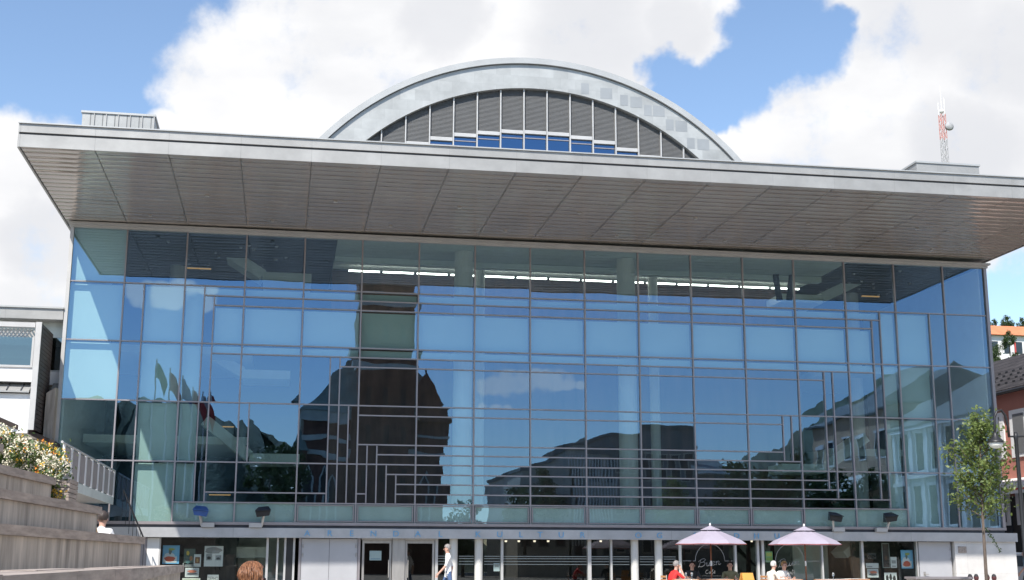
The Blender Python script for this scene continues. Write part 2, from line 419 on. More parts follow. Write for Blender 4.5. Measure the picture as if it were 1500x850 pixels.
arch = link('arched_roof', band_mb(RO - .25, RO - .02, AY + .3, 36), M['zinc'], hall)
link('gable_band', band_mb(RI, RO - .24, AY, AY + .5), M['shingle'], arch)
link('gable_rim', band_mb(RO - .25, RO, AY - .12, AY + .35), M['rim'], arch)
link('rim_gap', band_mb(RO - .275, RO - .252, AY - .004, AY + .1), M['zinc_dark'], arch)
mx = [10.3, 11.37] + [12.36 + .995 * k for k in range(13)] + [25.4]
def zarc(x, r): return AC[1] + math.sqrt(max(0, r * r - (x - AC[0]) ** 2))
sills = [None, None, None, 18.18, 18.60, 18.82, 18.97, 19.09, 19.12, 19.11, 19.01, 18.87, 18.60, 18.2, None, None]
for k in range(len(mx) - 1):
    a, b = mx[k], mx[k + 1]
    if b - a < .2: continue
    if k: link('gable_mullion', MB().box(a - .026, a + .026, AY + .1, AY + .32, ZB, zarc(a, RI) - .01), M['alu_light'], arch)
    xc = (a + b) / 2; si = None
    for x, z in ((12.9, 18.33), (13.88, 18.6), (14.88, 18.82), (15.83, 18.97), (16.91, 19.09), (17.8, 19.12), (18.84, 19.11), (19.81, 19.01), (20.85, 18.87), (21.83, 18.6), (22.8, 18.33)):
        if abs(x - xc) < .45: si = z
    zb = (si or ZB - .0)
    mb = MB(); z = zb + (.16 if si else .3)
    while True:
        zt = zarc(a + .04 if a < AC[0] else b - .04, RI); zt2 = zarc(xc, RI)
        l, r = a + .04, b - .04
        if z > max(zarc(l, RI), zarc(r, RI)): break
        # clip the slat to the arch
        lim = math.sqrt(max(0, RI * RI - (z + .05 - AC[1]) ** 2)) if z + .05 < AC[1] + RI else 0
        l, r = max(l, AC[0] - lim), min(r, AC[0] + lim)
        if r - l > .03: mb.hexa([(l, AY + .2, z), (r, AY + .2, z), (r, AY + .235, z + .052), (l, AY + .235, z + .052)], [(l, AY + .2, z + .012), (r, AY + .2, z + .012), (r, AY + .235, z + .062), (l, AY + .235, z + .062)])
        z += .056
    link('louvre_panel', mb, M['louvre'], arch)
    poly = [(a, zb)] + [(a + (b - a) * i / 4, max(zb, zarc(a + (b - a) * i / 4, RI))) for i in range(5)] + [(b, zb)]
    link('louvre_backing', MB().prism(poly, 'y', AY + .3, AY + .34), M['louvre'], arch)
    if si:
        link('window_sill', MB().box(a + .036, b - .036, AY + .12, AY + .3, si, si + .15), M['alu_light'], arch)
        w = link('window', MB().box(a + .036, b - .036, AY + .24, AY + .26, ZB, si), M['glass_arch'], arch)
        link('frame', MB().box(a + .04, b - .04, AY + .2, AY + .27, si - .19, si - .15), M['alu'], w)
link('gable_wall', MB().prism([(AC[0] - 11, ZB), (AC[0] + 11, ZB)] + [p for p in arc(RI + .2, 24, ZB + .1)], 'y', AY + .75, AY + .9), M['dark'], arch)
M['patch'] = mat('darker zinc patch', (.335, .345, .35), .42, .3, .08, .8)
for u, v in ((857, 130), (888, 137), (914, 147), (932, 150), (949, 162), (965, 163), (981, 183), (998, 185), (1012, 210), (1030, 212)):
    p = at(u, v, AY); s_ = .26 if u in (888, 932, 965, 998, 1030) else .17
    link('patch_panel', MB().box(p.x - s_, p.x + s_, AY - .006, AY + .02, p.z - .24, p.z + .24), M['patch'], arch)
# ---- plant boxes on the roof
for x0, x1, y_0, y_1, m in ((.9, 3.22, -4, -1.5, 'zinc_seam'), (30.66, 33.18, -4, -2.3, 'zinc')):
    bx = link('roof_vent_box', MB().box(x0, x1, y_0, y_1, 13.9, 16.05), M[m], hall)
    link('cap', MB().box(x0 - .04, x1 + .04, y_0 - .04, y_1 + .04, 16.05, 16.12), M['rim'], bx)
    if m == 'zinc_seam':
        s = MB()
        for k in range(1, 7): s.box(x0 + .385 * k - .014, x0 + .385 * k + .014, y_0 - .035, y_0 + .01, 13.95, 16.04)
        link('standing_seams', s, M['zinc'], bx)
# ---- body of the hall behind
body = MB().box(XL + .1, XR - .1, 11.2, 38, 0, 13.1)
link('rear_wall', body, M['concrete'], hall)
link('side_wall', MB().box(XL - .0, XL + .1, .35, 11.2, 0, 13.2), M['white'], hall)
link('side_wall', MB().box(XR - .1, XR - .0, .35, 11.2, 0, 13.2), M['white'], hall)
# ---- interior seen through the glass
link('foyer_floor', MB().box(XL + .1, XR - .1, .28, 11.2, 2.5, 2.75), M['pale'], hall)
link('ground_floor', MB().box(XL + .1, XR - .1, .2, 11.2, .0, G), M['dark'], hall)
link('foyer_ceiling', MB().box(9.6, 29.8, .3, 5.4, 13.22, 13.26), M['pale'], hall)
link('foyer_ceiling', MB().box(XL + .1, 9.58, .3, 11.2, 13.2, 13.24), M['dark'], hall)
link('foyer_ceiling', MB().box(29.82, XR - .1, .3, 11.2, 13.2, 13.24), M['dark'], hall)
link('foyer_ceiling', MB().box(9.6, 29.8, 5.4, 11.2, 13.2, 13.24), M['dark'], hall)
link('inner_wall', MB().box(9.6, 29.8, 5.6, 5.8, 2.75, 13.2), M['wallin'], hall)
link('ceiling_beam', MB().box(9.6, 29.8, 3.0, 3.4, 12.98, 13.2), M['pale'], hall)
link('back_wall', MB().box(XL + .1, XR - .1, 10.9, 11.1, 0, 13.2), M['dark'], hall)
M['striplight'] = emit('strip light', (1, .97, .9), 6)
for k in range(14):
    x = 10.2 + k * 1.375
    link('strip_lamp', MB().box(x, x + 1.24, 4.2, 4.3, 12.9, 12.95), M['striplight'], hall)
M['warmlight'] = emit('warm lamp', (1, .55, .2), .35)
for u, v, Y, w in ((290, 393, 4.2, 1.0), (345, 363, 4.2, .6), (1236, 403, 4.2, .8), (1276, 434, 4.2, .8), (325, 625, 4.2, .9), (322, 725, 4.2, .8)):
    p = at(u, v, Y); link('warm_lamp', MB().box(p.x - w / 2, p.x + w / 2, Y, Y + .1, p.z - .018, p.z + .018), M['warmlight'], hall)
for x, y, r in ((20.93, 1.5, .36), (14.48, 1.5, .36), (22.76, 4, .2), (15.5, 4, .2), (3.4, 6, .3), (32.5, 6, .3)):
    link('column', MB().lathe([(r, 2.75), (r, 13.2)], (x, y, 0), 20), M['colm'], hall, smooth=False)
for p, w in (((8.9, 3), .5), ((27.4, 3), .45)): pass
# stair flights and landings on both sides
def flight(u0, v0, u1, v1, Y, w=1.3, th=.42):
    a, b = at(u0, v0, Y), at(u1, v1, Y)
    link('stair_flight', MB().beam((a.x, Y + w / 2, a.z), (b.x, Y + w / 2, b.z), w, th), M['pale'], hall)
    link('stair_landing', MB().box(min(b.x, b.x + (1.9 if b.x > a.x else -1.9)), max(b.x, b.x + (1.9 if b.x > a.x else -1.9)), Y, Y + 2.2, b.z - .25, b.z + .1), M['pale'], hall)
flight(285, 338, 385, 402, 4); flight(1305, 388, 1205, 436, 4)
flight(300, 615, 365, 668, 4); flight(1270, 640, 1210, 684, 4)
flight(312, 520, 355, 545, 6)
for a, b in ((.4, 6.5), (30.5, 35.3)):
    for z in (6.2, 9.7): link('gallery_slab', MB().box(a, b, 4.5, 10.9, z - .3, z), M['pale'], hall)
duct = MB().tube([at(1142, 440, 3), at(1136, 405, 3), at(1142, 385, 3), at(1155, 378, 3), at(1160, 400, 3), at(1156, 440, 3)], .13, 10)
link('air_duct', duct, M['black'], hall, smooth=True)
for k in range(30):
    x = 3.2 + rs.random() * 5 if k % 2 else 30.5 + rs.random() * 3.5
    link('ceiling_spot', MB().lathe([(.05, 0), (.07, .06)], (x, .8 + rs.random() * 5, 13.12), 8), M['alu'], hall)
# ---- ground floor front
GY = .22
link('kerb_plinth', MB().box(XL, XR, .1, .3, 0, G + .05), M['concrete'], hall)
def fx(u): return at(u, 822, GY).x
def glaz(u0, u1, name='shop_window'):
    x0, x1 = fx(u0), fx(u1)
    p = link(name, MB().add([(x0, GY, G), (x1, GY, G), (x1, GY, BZ0), (x0, GY, BZ0)], [(0, 1, 2, 3)]), M['glass_g'], hall, fix=False); return p
for a, b in ((234, 391), (391, 416), (640, 658), (671, 695), (708, 735), (735, 863), (863, 895), (895, 924), (936, 959), (971, 994), (998, 1076), (1080, 1110), (1117, 1203), (1205, 1262), (1264, 1342)): glaz(a, b)
def post(u, w, m='alu_light', y0=-.02, y1=.3):
    x = fx(u); link('frame_post', MB().box(x - w / 2, x + w / 2, GY - .08, GY + .1, G, BZ0), M[m], hall)
for u, w in ((233, .06), (391, .08), (406, .06), (417, .07), (430, .07), (735, .09), (863, .13), (895, .07), (1077, .08), (1110, .09), (1117, .1), (1204, .06), (1263, .09), (1343, .05), (639, .1)): post(u, w)
link('dark_pillar', MB().box(fx(419), fx(429), GY - .05, GY + .5, G, BZ0), M['black'], hall)
for u0, u1 in ((658, 670), (695, 707), (924, 935), (959, 970), (994, 998.5)):
    x0, x1 = fx(u0), fx(u1); r = (x1 - x0) / 2
    link('front_column', MB().lathe([(r, G), (r, BZ0 + .02)], ((x0 + x1) / 2, GY - .02, 0), 20), M['colm'], hall, smooth=False)
# white stripes on the glass so nobody walks into it
M['stripe'] = mat('etched stripe', (.3, .33, .32), .6, 0, .02)
for a, b in ((641, 657), (672, 694), (709, 734), (737, 861), (866, 893), (897, 922), (937, 958), (972, 990)):
    s = MB()
    for z in (1.40, 1.50, 1.60, 1.68): s.box(fx(a), fx(b), GY - .008, GY - .003, z, z + .022)
    link('etched_stripes', s, M['stripe'], hall)
# metal doors and walls
def leaf(name, u0, u1, y, m, parent=hall, z1=BZ0 - .02):
    return link(name, MB().box(fx(u0), fx(u1), y, y + .06, G + .03, z1), M[m], parent)
M['doorgrey'] = mat('light grey steel door', (.43, .43, .45), .45, .1, .05, .9)
for a, b, h in ((441, 481.5, 479), (482, 523, 484)):
    d = leaf('steel_door', a, b, GY - .1, 'doorgrey')
    hx = fx(a + 2 if a < 460 else b - 2)
    for z in (2.02, 1.72, .6): link('hinge', MB().lathe([(.022, -.06), (.022, .06)], (hx, GY - .115, z), 8), M['steel'], d)
for a, b in ((437, 440.5), (523.5, 527)): link('door_frame', MB().box(fx(a), fx(b), GY - .13, GY + .1, G, BZ0), M['alu'], hall)
for a, b, hu in ((530, 573, 569), (593, 636, 597)):
    f = MB(); x0, x1 = fx(a), fx(b); t = .075
    f.box(x0, x0 + t, GY - .06, GY + .02, G, BZ0 - .06).box(x1 - t, x1, GY - .06, GY + .02, G, BZ0 - .06).box(x0 + t, x1 - t, GY - .058, GY + .018, BZ0 - .17, BZ0 - .06).box(x0 + t, x1 - t, GY - .058, GY + .018, G, G + .15)
    d = link('glass_door', f, M['steel'], hall)
    link('door_pane', MB().add([(x0 + t, GY - .02, G + .15), (x1 - t, GY - .02, G + .15), (x1 - t, GY - .02, BZ0 - .17), (x0 + t, GY - .02, BZ0 - .17)], [(0, 1, 2, 3)]), M['glass_g'], d, fix=False)
    hx = fx(hu); link('handle', MB().tube([(hx, GY - .06, .95), (hx, GY - .15, .95), (hx, GY - .15, 1.55), (hx, GY - .06, 1.55)], .02, 8), M['steel'], d)
link('steel_panel', MB().box(fx(574), fx(592.5), GY - .12, GY + .1, G, BZ0), M['steel'], hall)
link('door_lintel', MB().box(fx(529), fx(637), GY - .05, GY + .08, BZ0 - .055, BZ0), M['alu_light'], hall)
d = leaf('steel_door', 1345, 1392, GY - .1, 'doorgrey')
link('handle', MB().tube([(fx(1351), GY - .1, 1.08), (fx(1351), GY - .17, 1.08), (fx(1356), GY - .17, 1.08)], .016, 8), M['steel'], d)
link('handle_plate', MB().box(fx(1350), fx(1353), GY - .115, GY - .1, .95, 1.17), M['steel'], d)
for z in (2.02, 1.65): link('hinge', MB().lathe([(.02, -.05), (.02, .05)], (fx(1391), GY - .115, z), 8), M['steel'], d)
link('rendered_wall', MB().box(fx(1394.5), XR + .4, -.06, .6, 0, BZ0), grid_mat('white wall panels', (.62, .60, .58), 2.6, .55, 'XZ', .02, .006, .8, .55, 0), hall)
x = fx(1405); link('name_plate', MB().box(x - .17, x + .17, -.085, -.06, 1.88, 2.12), M['oldwood'], hall)
link('rendered_wall', MB().box(XL - .05, fx(214), GY - .1, .4, 0, BZ0), M['alu'], hall)
d = leaf('steel_door', 214.5, 232, GY - .09, 'white')
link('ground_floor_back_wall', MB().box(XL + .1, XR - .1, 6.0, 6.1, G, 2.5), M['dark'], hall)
flight_mb = MB().beam((fx(298), 2.2, 2.45), (fx(335), 2.2, 1.75), 1.2, .3); link('stair_flight', flight_mb, M['pale'], hall)
link('stair_landing', MB().box(fx(333), fx(393), 1.6, 2.8, 1.62, 2.0), M['pale'], hall)
link('stair_wall', MB().box(fx(345), fx(416), 2.9, 3.0, G, 2.4), M['pale'], hall)
link('stair_flight', MB().beam((fx(1292), 2.2, 2.45), (fx(1262), 2.2, 1.8), 1.2, .3), M['pale'], hall)
link('stair_wall', MB().box(fx(1203), fx(1256), 2.9, 3.0, G, 2.4), M['pale'], hall)
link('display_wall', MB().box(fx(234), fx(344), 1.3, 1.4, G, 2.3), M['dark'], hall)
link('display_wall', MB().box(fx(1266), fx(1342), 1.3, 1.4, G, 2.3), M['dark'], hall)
# cafe lettering: line, arch and script on two windows
M['decal'] = mat('pale window lettering', (.30, .30, .30), .6, 0, .03)
SCRIPT = {'B': [[(.0, .62), (.18, .8)], [(.2, .85), (.14, .45), (.05, .08), (-.02, .0)], [(.2, .85), (.45, .92), (.55, .75), (.38, .55), (.2, .5)], [(.2, .5), (.48, .5), (.5, .22), (.3, .02), (.08, .05)]],
          'u': [[(.0, .32), (.08, .42), (.05, .1), (.12, .0), (.22, .12), (.3, .42), (.26, .08), (.34, .02), (.42, .12)]],
          'e': [[(.0, .2), (.2, .28), (.24, .42), (.12, .44), (.05, .2), (.12, .02), (.3, .1)]],
          'n': [[(.0, .3), (.08, .42), (.05, .0)], [(.05, .2), (.18, .42), (.27, .38), (.24, .08), (.3, .0), (.42, .12)]],
          'C': [[(.45, .7), (.38, .85), (.18, .75), (.05, .35), (.15, .04), (.42, .12)]],
          'a': [[(.3, .36), (.18, .44), (.05, .2), (.1, .03), (.25, .15), (.32, .42), (.28, .08), (.34, .02), (.42, .12)]],
          'f': [[(.0, .1), (.18, .6), (.28, .85), (.16, .8), (.1, .3), (.04, -.3), (.12, -.2), (.18, .1), (.3, .12)]],
          '\u00e9': [[(.0, .2), (.2, .28), (.24, .42), (.12, .44), (.05, .2), (.12, .02), (.3, .1)], [(.16, .56), (.26, .7)]]}
def spline(pts, n=5):
    out = []
    P = [pts[0]] + list(pts) + [pts[-1]]
    for i in range(1, len(P) - 2):
        for k in range(n):
            t = k / n; o = []
            for d in (0, 1):
                a, b, c, e = P[i - 1][d], P[i][d], P[i + 1][d], P[i + 2][d]
                o.append(.5 * (2 * b + (c - a) * t + (2 * a - 5 * b + 4 * c - e) * t * t + (3 * b - 3 * c + e - a) * t ** 3))
            out.append(tuple(o))
    return out + [tuple(pts[-1])]
def script(mb, s, x, z, h, y, r, tilt=.12):
    adv = {'B': .6, 'u': .42, 'e': .32, 'n': .42, 'C': .5, 'a': .42, 'f': .3, '\u00e9': .34}
    for ch in s:
        for st in SCRIPT[ch]:
            mb.tube([(x + a * h, y, z + b * h * .62 + (a * h) * tilt) for a, b in spline(st)], r, 5)
        x += adv[ch] * h; z += adv[ch] * h * tilt
for u0, u1, uc in ((1000, 1074, 1040), (1119, 1201, 1157)):
    x0, x1, xc = fx(u0), fx(u1), fx(uc); w = .57; zl = 1.55; mb = MB(); y = GY - .012
    mb.tube([(x0, y, zl), (xc - w, y, zl)] + [(xc - w * math.cos(t), y, zl + .62 * math.sin(t)) for t in [math.pi * i / 14 for i in range(15)]] + [(x1, y, zl)], .011, 6)
    script(mb, 'Buen', xc - .46, 1.32, .5, y, .008)
    script(mb, 'Caf\u00e9', xc - .2, 1.08, .26, y, .004, .05)
    link('window_lettering', mb, M['decal'], hall)

# small recessed lamps in the soffit and spots in the hall behind the shop windows
for k in range(1, 17):
    x = 2.1 * k + .9; link('downlight', MB().lathe([(.07, -.03), (.055, .01)], (x, -1.5 if k % 2 else -4.4, zs(x) - .01), 12), M['alu_light'], canopy)
M['spot'] = emit('shop spot', (1, .85, .65), 1.2)
for u in (741, 760, 783, 803, 1101, 880): 
    p = at(u, 793, 2.2); link('ceiling_spot', MB().lathe([(.04, -.03), (.05, .03)], (p.x, 2.2, p.z), 8), M['spot'], hall)
# ================================================================== people
def figure(name, loc, rz, J, cols, radii=None, **kw):
    """one continuous body grown round a skeleton; J: joint -> (pos, radius); cols: segment kind -> material"""
    names = list(J); idx = {n: i for i, n in enumerate(names)}
    chains = [('pelvis', 'waist', 'chest', 'neckbase', 'neck', 'jaw', 'skull', 'crown'),
              ('chest', 'shl', 'ell', 'wrl', 'pal'), ('chest', 'shr', 'elr', 'wrr', 'par'),
              ('pelvis', 'hil', 'knl', 'anl', 'tol'), ('pelvis', 'hir', 'knr', 'anr', 'tor')]
    E = []
    for ch in chains: E += [(idx[a], idx[b]) for a, b in zip(ch, ch[1:])]
    P = [Vector(J[n][0]) for n in names]; Rr = [J[n][1] for n in names]
    seg = []
    SK = {'neck': 'skin', 'jaw': 'skin', 'skull': 'skin', 'crown': 'skin', 'wrl': cols.get('fore', 'skin'), 'wrr': cols.get('fore', 'skin'), 'pal': 'skin', 'par': 'skin',
          'hil': 'bottom', 'hir': 'bottom', 'knl': 'bottom', 'knr': 'bottom', 'anl': cols.get('shin', 'bottom'), 'anr': cols.get('shin', 'bottom'), 'tol': 'shoe', 'tor': 'shoe',
          'ell': cols.get('upper', 'top'), 'elr': cols.get('upper', 'top')}
    for a, b in E: seg.append((P[a], P[b], Rr[a], Rr[b], SK.get(names[b], 'top')))
    # fingers
    for s in 'lr':
        w, pa = Vector(J['wr' + s][0]), Vector(J['pa' + s][0]); d = (pa - w).normalized()
        side = d.cross(Vector((1, 0, 0))); side = side.normalized() if side.length > .2 else Vector((0, 1, 0)); nrm = d.cross(side)
        for k, (o, ln) in enumerate(((-.03, .062), (-.01, .072), (.01, .068), (.03, .052))):
            i0 = len(P); curl = nrm * (.012 if s == 'l' else -.012)
            P += [pa + side * o + d * .015, pa + side * o * 1.1 + d * ln * .6 + curl * .6, pa + side * o * 1.1 + d * ln + curl * 2]; Rr += [.0095, .0085, .007]
            E += [(idx['pa' + s], i0), (i0, i0 + 1), (i0 + 1, i0 + 2)]
            for q in ((i0, i0 + 1), (i0 + 1, i0 + 2)): seg.append((P[q[0]], P[q[1]], .01, .01, 'skin'))
        i0 = len(P); P += [w + d * .03 + side * -.04, pa + side * -.06 + d * .01]; Rr += [.012, .009]
        E += [(idx['wr' + s], i0), (i0, i0 + 1)]; seg.append((P[i0], P[i0 + 1], .01, .01, 'skin'))
    me = bpy.data.meshes.new('person'); me.from_pydata([tuple(p) for p in P], E, [])
    ob = bpy.data.objects.new('tmp', me); COL.objects.link(ob)
    sk = ob.modifiers.new('s', 'SKIN'); sk.use_smooth_shade = True
    lay = me.skin_vertices[0].data
    for i, r in enumerate(Rr):
        rr = r if isinstance(r, tuple) else (r, r)
        lay[i].radius = rr; lay[i].use_root = (i == idx['pelvis'])
    ss = ob.modifiers.new('u', 'SUBSURF'); ss.levels = 2; ss.render_levels = 2
    dg = bpy.context.evaluated_depsgraph_get(); m2 = bpy.data.meshes.new_from_object(ob.evaluated_get(dg))
    COL.objects.unlink(ob); bpy.data.objects.remove(ob)
    m2.materials.clear(); keys = ['skin', 'top', 'bottom', 'shoe']
    for k in keys: m2.materials.append(cols[k] if k != 'skin' else M['skin'])
    for p in m2.polygons:
        c = p.center; best = (9e9, 'top')
        for a, b, ra, rb, kd in seg:
            ab = b - a; t = max(0, min(1, (c - a).dot(ab) / max(1e-9, ab.length_squared)))
            r0 = ra[0] if isinstance(ra, tuple) else ra; r1 = rb[0] if isinstance(rb, tuple) else rb
            dd = (c - (a + ab * t)).length - (r0 + (r1 - r0) * t) * .9
            if dd < best[0]: best = (dd, kd)
        p.material_index = keys.index(best[1]); p.use_smooth = True
    m2.name = 'person'
    o = bpy.data.objects.new('person', m2); COL.objects.link(o); o.location = loc; o.rotation_euler = (0, 0, rz); tag(o, cat='person', **kw)
    # face and hair
    h = Vector(J['skull'][0]); f = cols.get('face', Vector((0, 1, 0))); f = f.normalized(); sd = Vector((f.y, -f.x, 0)).normalized(); upn = sd.cross(f)
    eye = MB(); nose = MB()
    for s in (-1, 1): eye.ball(h + f * .088 + sd * s * .032 + upn * -.012, .011, 8)
    a = h + f * .09 + upn * -.005
    nose.tube([a, a + f * .018 - upn * .035, a + f * .004 - upn * .045], [.008, .015, .009], 6)
    for s in (-1, 1): nose.ball(h + sd * s * .083 - f * .005 - upn * .03, (.014, .022, .03), 8)
    mo = MB().beam(h + f * .088 - upn * .07 - sd * .022, h + f * .088 - upn * .07 + sd * .022, .012, .008)
    link('nose_and_ears', nose, M['skin'], o, smooth=True); link('eyes', eye, M['black'], o); link('mouth', mo, MOUTH, o)
    hair = MB(); b = MB().ball((0, 0, 0), 1, 18)
    keep = []
    for fc in b.f:
        c = sum((Vector(b.v[i]) for i in fc), Vector()) / len(fc)
        if c.y > .25 and c.z < .35 - cols.get('bald', 0): continue
        if c.z < (-.35 if c.y < -.1 else -.1): continue
        keep.append(fc)
    hv = [h + sd * (v[0] * .094) + f * (v[1] * .112 - .012) + upn * (v[2] * .116 + .022) for v in b.v]
    hair.add(hv, keep)
    link('hair', hair, cols['hair'], o, smooth=True, fix=False)
    return o
MOUTH = mat('lips', (.35, .13, .11), .5)
def head(x, y, z, f=0.0):
    return {'neckbase': ((x, y, z - .285), .075), 'neck': ((x, y + .01 + f * .2, z - .22), .052), 'jaw': ((x, y + .025 + f * .6, z - .15), (.072, .078)), 'skull': ((x, y + .02 + f, z - .085), (.082, .094)), 'crown': ((x, y + .01 + f, z - .02), (.055, .065))}
def standing(h=1.78, stride=0., armL=None, armR=None, w=1.):
    k = h / 1.78
    J = {'pelvis': ((0, 0, .95), (.165 * w, .115)), 'waist': ((0, 0, 1.10), (.145 * w, .105)), 'chest': ((0, .0, 1.33), (.165 * w, .115))}
    J.update(head(0, .02, 1.78))
    for s, sg in (('l', -1), ('r', 1)):
        st = stride * sg
        J['sh' + s] = ((sg * .185 * w, 0, 1.43), .065); J['el' + s] = ((sg * .235 * w, -.02 - st * .25, 1.15), .043); J['wr' + s] = ((sg * .235 * w, .10 - st * .45, .93), .028)
        J['pa' + s] = ((sg * .225 * w, .13 - st * .5, .85), (.036, .02))
        J['hi' + s] = ((sg * .09, st * .05, .90), .085); J['kn' + s] = ((sg * .095, .04 + st * .32, .50), .058); J['an' + s] = ((sg * .095, -.05 + st * .55, .10), .038); J['to' + s] = ((sg * .105, .10 + st * .58, .045), .036)
    if armL: J['ell'], J['wrl'], J['pal'] = [(p, J[n][1]) for p, n in zip(armL, ('ell', 'wrl', 'pal'))]
    if armR: J['elr'], J['wrr'], J['par'] = [(p, J[n][1]) for p, n in zip(armR, ('elr', 'wrr', 'par'))]
    return {n: (tuple(c * k for c in p), r) for n, (p, r) in J.items()}
def seated(lean=.08, armR=None, armL=None, sh=.44, w=1.):
    J = {'pelvis': ((0, 0, sh + .10), (.165 * w, .12)), 'waist': ((0, lean * .3, sh + .26), (.15 * w, .11)), 'chest': ((0, lean, sh + .43), (.165 * w, .115))}
    J.update(head(0, lean + .05, sh + .84, .02))
    for s, sg in (('l', -1), ('r', 1)):
        J['sh' + s] = ((sg * .185 * w, lean, sh + .51), .065); J['el' + s] = ((sg * .25, lean + .10, sh + .28), .043); J['wr' + s] = ((sg * .16, lean + .34, sh + .33), .028); J['pa' + s] = ((sg * .12, lean + .41, sh + .335), (.036, .02))
        J['hi' + s] = ((sg * .09, .05, sh + .09), .085); J['kn' + s] = ((sg * .11, .45, sh + .05), .06); J['an' + s] = ((sg * .11, .42, .10), .038); J['to' + s] = ((sg * .115, .56, .045), .036)
    if armR: J['elr'], J['wrr'], J['par'] = [(p, J[n][1]) for p, n in zip(armR, ('elr', 'wrr', 'par'))]
    if armL: J['ell'], J['wrl'], J['pal'] = [(p, J[n][1]) for p, n in zip(armL, ('ell', 'wrl', 'pal'))]
    return J
def cloth(n, c, v=.08): return mat(n, c, .8, 0, v, 9, .004)
W_ = cloth('white cotton shirt', (.8, .8, .8), .03); JE = cloth('blue jeans', (.08, .13, .25)); BK = cloth('dark cloth', (.03, .03, .035)); RD = cloth('red shirt', (.62, .03, .03))
OL = cloth('olive shirt', (.22, .21, .12)); CR = cloth('cream shirt', (.75, .68, .6)); LB = cloth('light blue vest', (.35, .62, .75)); OR = cloth('orange top', (.65, .25, .12)); SHOE = mat('leather shoe', (.05, .035, .03), .5)
def hairm(n, c): return mat(n, c, .55, 0, .3, 30, 0, (1, 1, .15))
HG = hairm('grey hair', (.25, .23, .22)); HD = hairm('dark hair', (.05, .035, .03)); HW = hairm('white hair', (.6, .58, .55)); HB = hairm('blonde hair', (.5, .3, .13)); HR = hairm('auburn hair', (.17, .07, .035))
Hd = math.radians
pm = at(657, 806, -6)
figure('person', (pm.x, -6, G), Hd(85), standing(1.76, .45), dict(top=W_, bottom=JE, shoe=SHOE, hair=HG, fore='skin', bald=.1), label='grey-haired person in a white shirt and jeans walking past the glass doors')

# ================================================================== cafe: parasols, tables, chairs, guests
M['parasol'] = mat('pale lilac parasol cloth', (.34, .305, .375), .8, 0, .06, 2)
M['parasol_edge'] = mat('dark red parasol edge', (.35, .06, .05), .8)
def make_parasol():
    r = empty('parasol')
    n = 8; R, zr, zt = 1.17, 1.84, 2.33
    mb = MB(); vs = [(0, 0, zt)]; fs = []
    rows = [(.18, zt - .035), (.5, zt - .19), (.85, zt - .36), (1.0, zr - zt + zt)]
    for q, (f, z) in enumerate(rows):
        for k in range(n * 2):
            a = math.pi * k / n; rr = R * f * (1 if k % 2 == 0 else .945 - .0); zz = z + (0 if k % 2 == 0 else -.008)
            vs.append((rr * math.cos(a), rr * math.sin(a), zz))
    K = 2 * n
    fs += [(0, 1 + k, 1 + (k + 1) % K) for k in range(K)]
    for q in range(3): fs += [(1 + q * K + k, 1 + (q + 1) * K + k, 1 + (q + 1) * K + (k + 1) % K, 1 + q * K + (k + 1) % K) for k in range(K)]
    o2 = len(vs); vs2 = [(x, y, z - .012) for x, y, z in vs]
    mb.add(vs + vs2, fs + [tuple(o2 + i for i in reversed(f)) for f in fs])
    c = link('canopy', mb, M['parasol'], r, fix=False)
    ed = MB()
    for k in range(K):
        a, b = vs[1 + 3 * K + k], vs[1 + 3 * K + (k + 1) % K]; ed.beam(a, b, .010, .018)
    link('edge_binding', ed, M['parasol_edge'], c)
    cap = MB(); cv = [(0, 0, zt + .10)] + [(.30 * R * math.cos(2 * math.pi * k / n), .30 * R * math.sin(2 * math.pi * k / n), zt - .045) for k in range(n)]
    cap.add(cv, [(0, 1 + k, 1 + (k + 1) % n) for k in range(n)]); cap.add([(x, y, z - .01) for x, y, z in cv], [(0, 1 + (k + 1) % n, 1 + k) for k in range(n)])
    link('vent_cap', cap, M['parasol'], r, fix=False)
    link('pole', MB().tube([(0, 0, .06), (0, 0, zt + .09)], .024, 10), M['wood'], r, smooth=True)
    link('finial', MB().lathe([(.01, 0), (.035, .02), (.03, .06), (.008, .1)], (0, 0, zt + .08), 10), M['white'], r, smooth=True)
    for k in range(n):
        a = 2 * math.pi * k / n; link('rib', MB().beam((.03 * math.cos(a), .03 * math.sin(a), zt - .02), (R * .98 * math.cos(a), R * .98 * math.sin(a), zr - .02), .014, .018), M['wood'], r)
    link('label_sleeve', MB().lathe([(.027, 0), (.027, .16)], (0, 0, 1.16), 10), M['white'], r)
    link('foot', MB().lathe([(.28, 0), (.28, .05), (.06, .08), (.04, .3)], (0, 0, 0), 16), M['concrete'], r)
    return r
para = make_parasol()
para.location = (at(1041, 800, -6.2).x, -6.2, G); para.rotation_euler.z = .2
tag(para, 'lilac parasol over the diners nearer the glass doors, in front of the wider lettered window', 'parasol', 'cafe parasols')
p2 = copy_tree(para); p2.location = (at(1179, 800, -6.2).x, -6.2, G); p2.rotation_euler.z = .32
p2['label'] = 'lilac parasol beside the green notice, nearer the small tree'
def make_table():
    r = empty('cafe_table')
    link('tabletop', MB().box(-.4, .4, -.4, .4, .715, .75), M['lightwood'], r)
    link('cloth', MB().box(-.36, .36, -.36, .36, .751, .756), W_, r)
    link('leg', MB().lathe([(.03, .03), (.03, .715)], (0, 0, 0), 10), M['black'], r)
    link('foot', MB().lathe([(.25, 0), (.25, .02), (.03, .04)], (0, 0, 0), 14), M['black'], r)
    return r
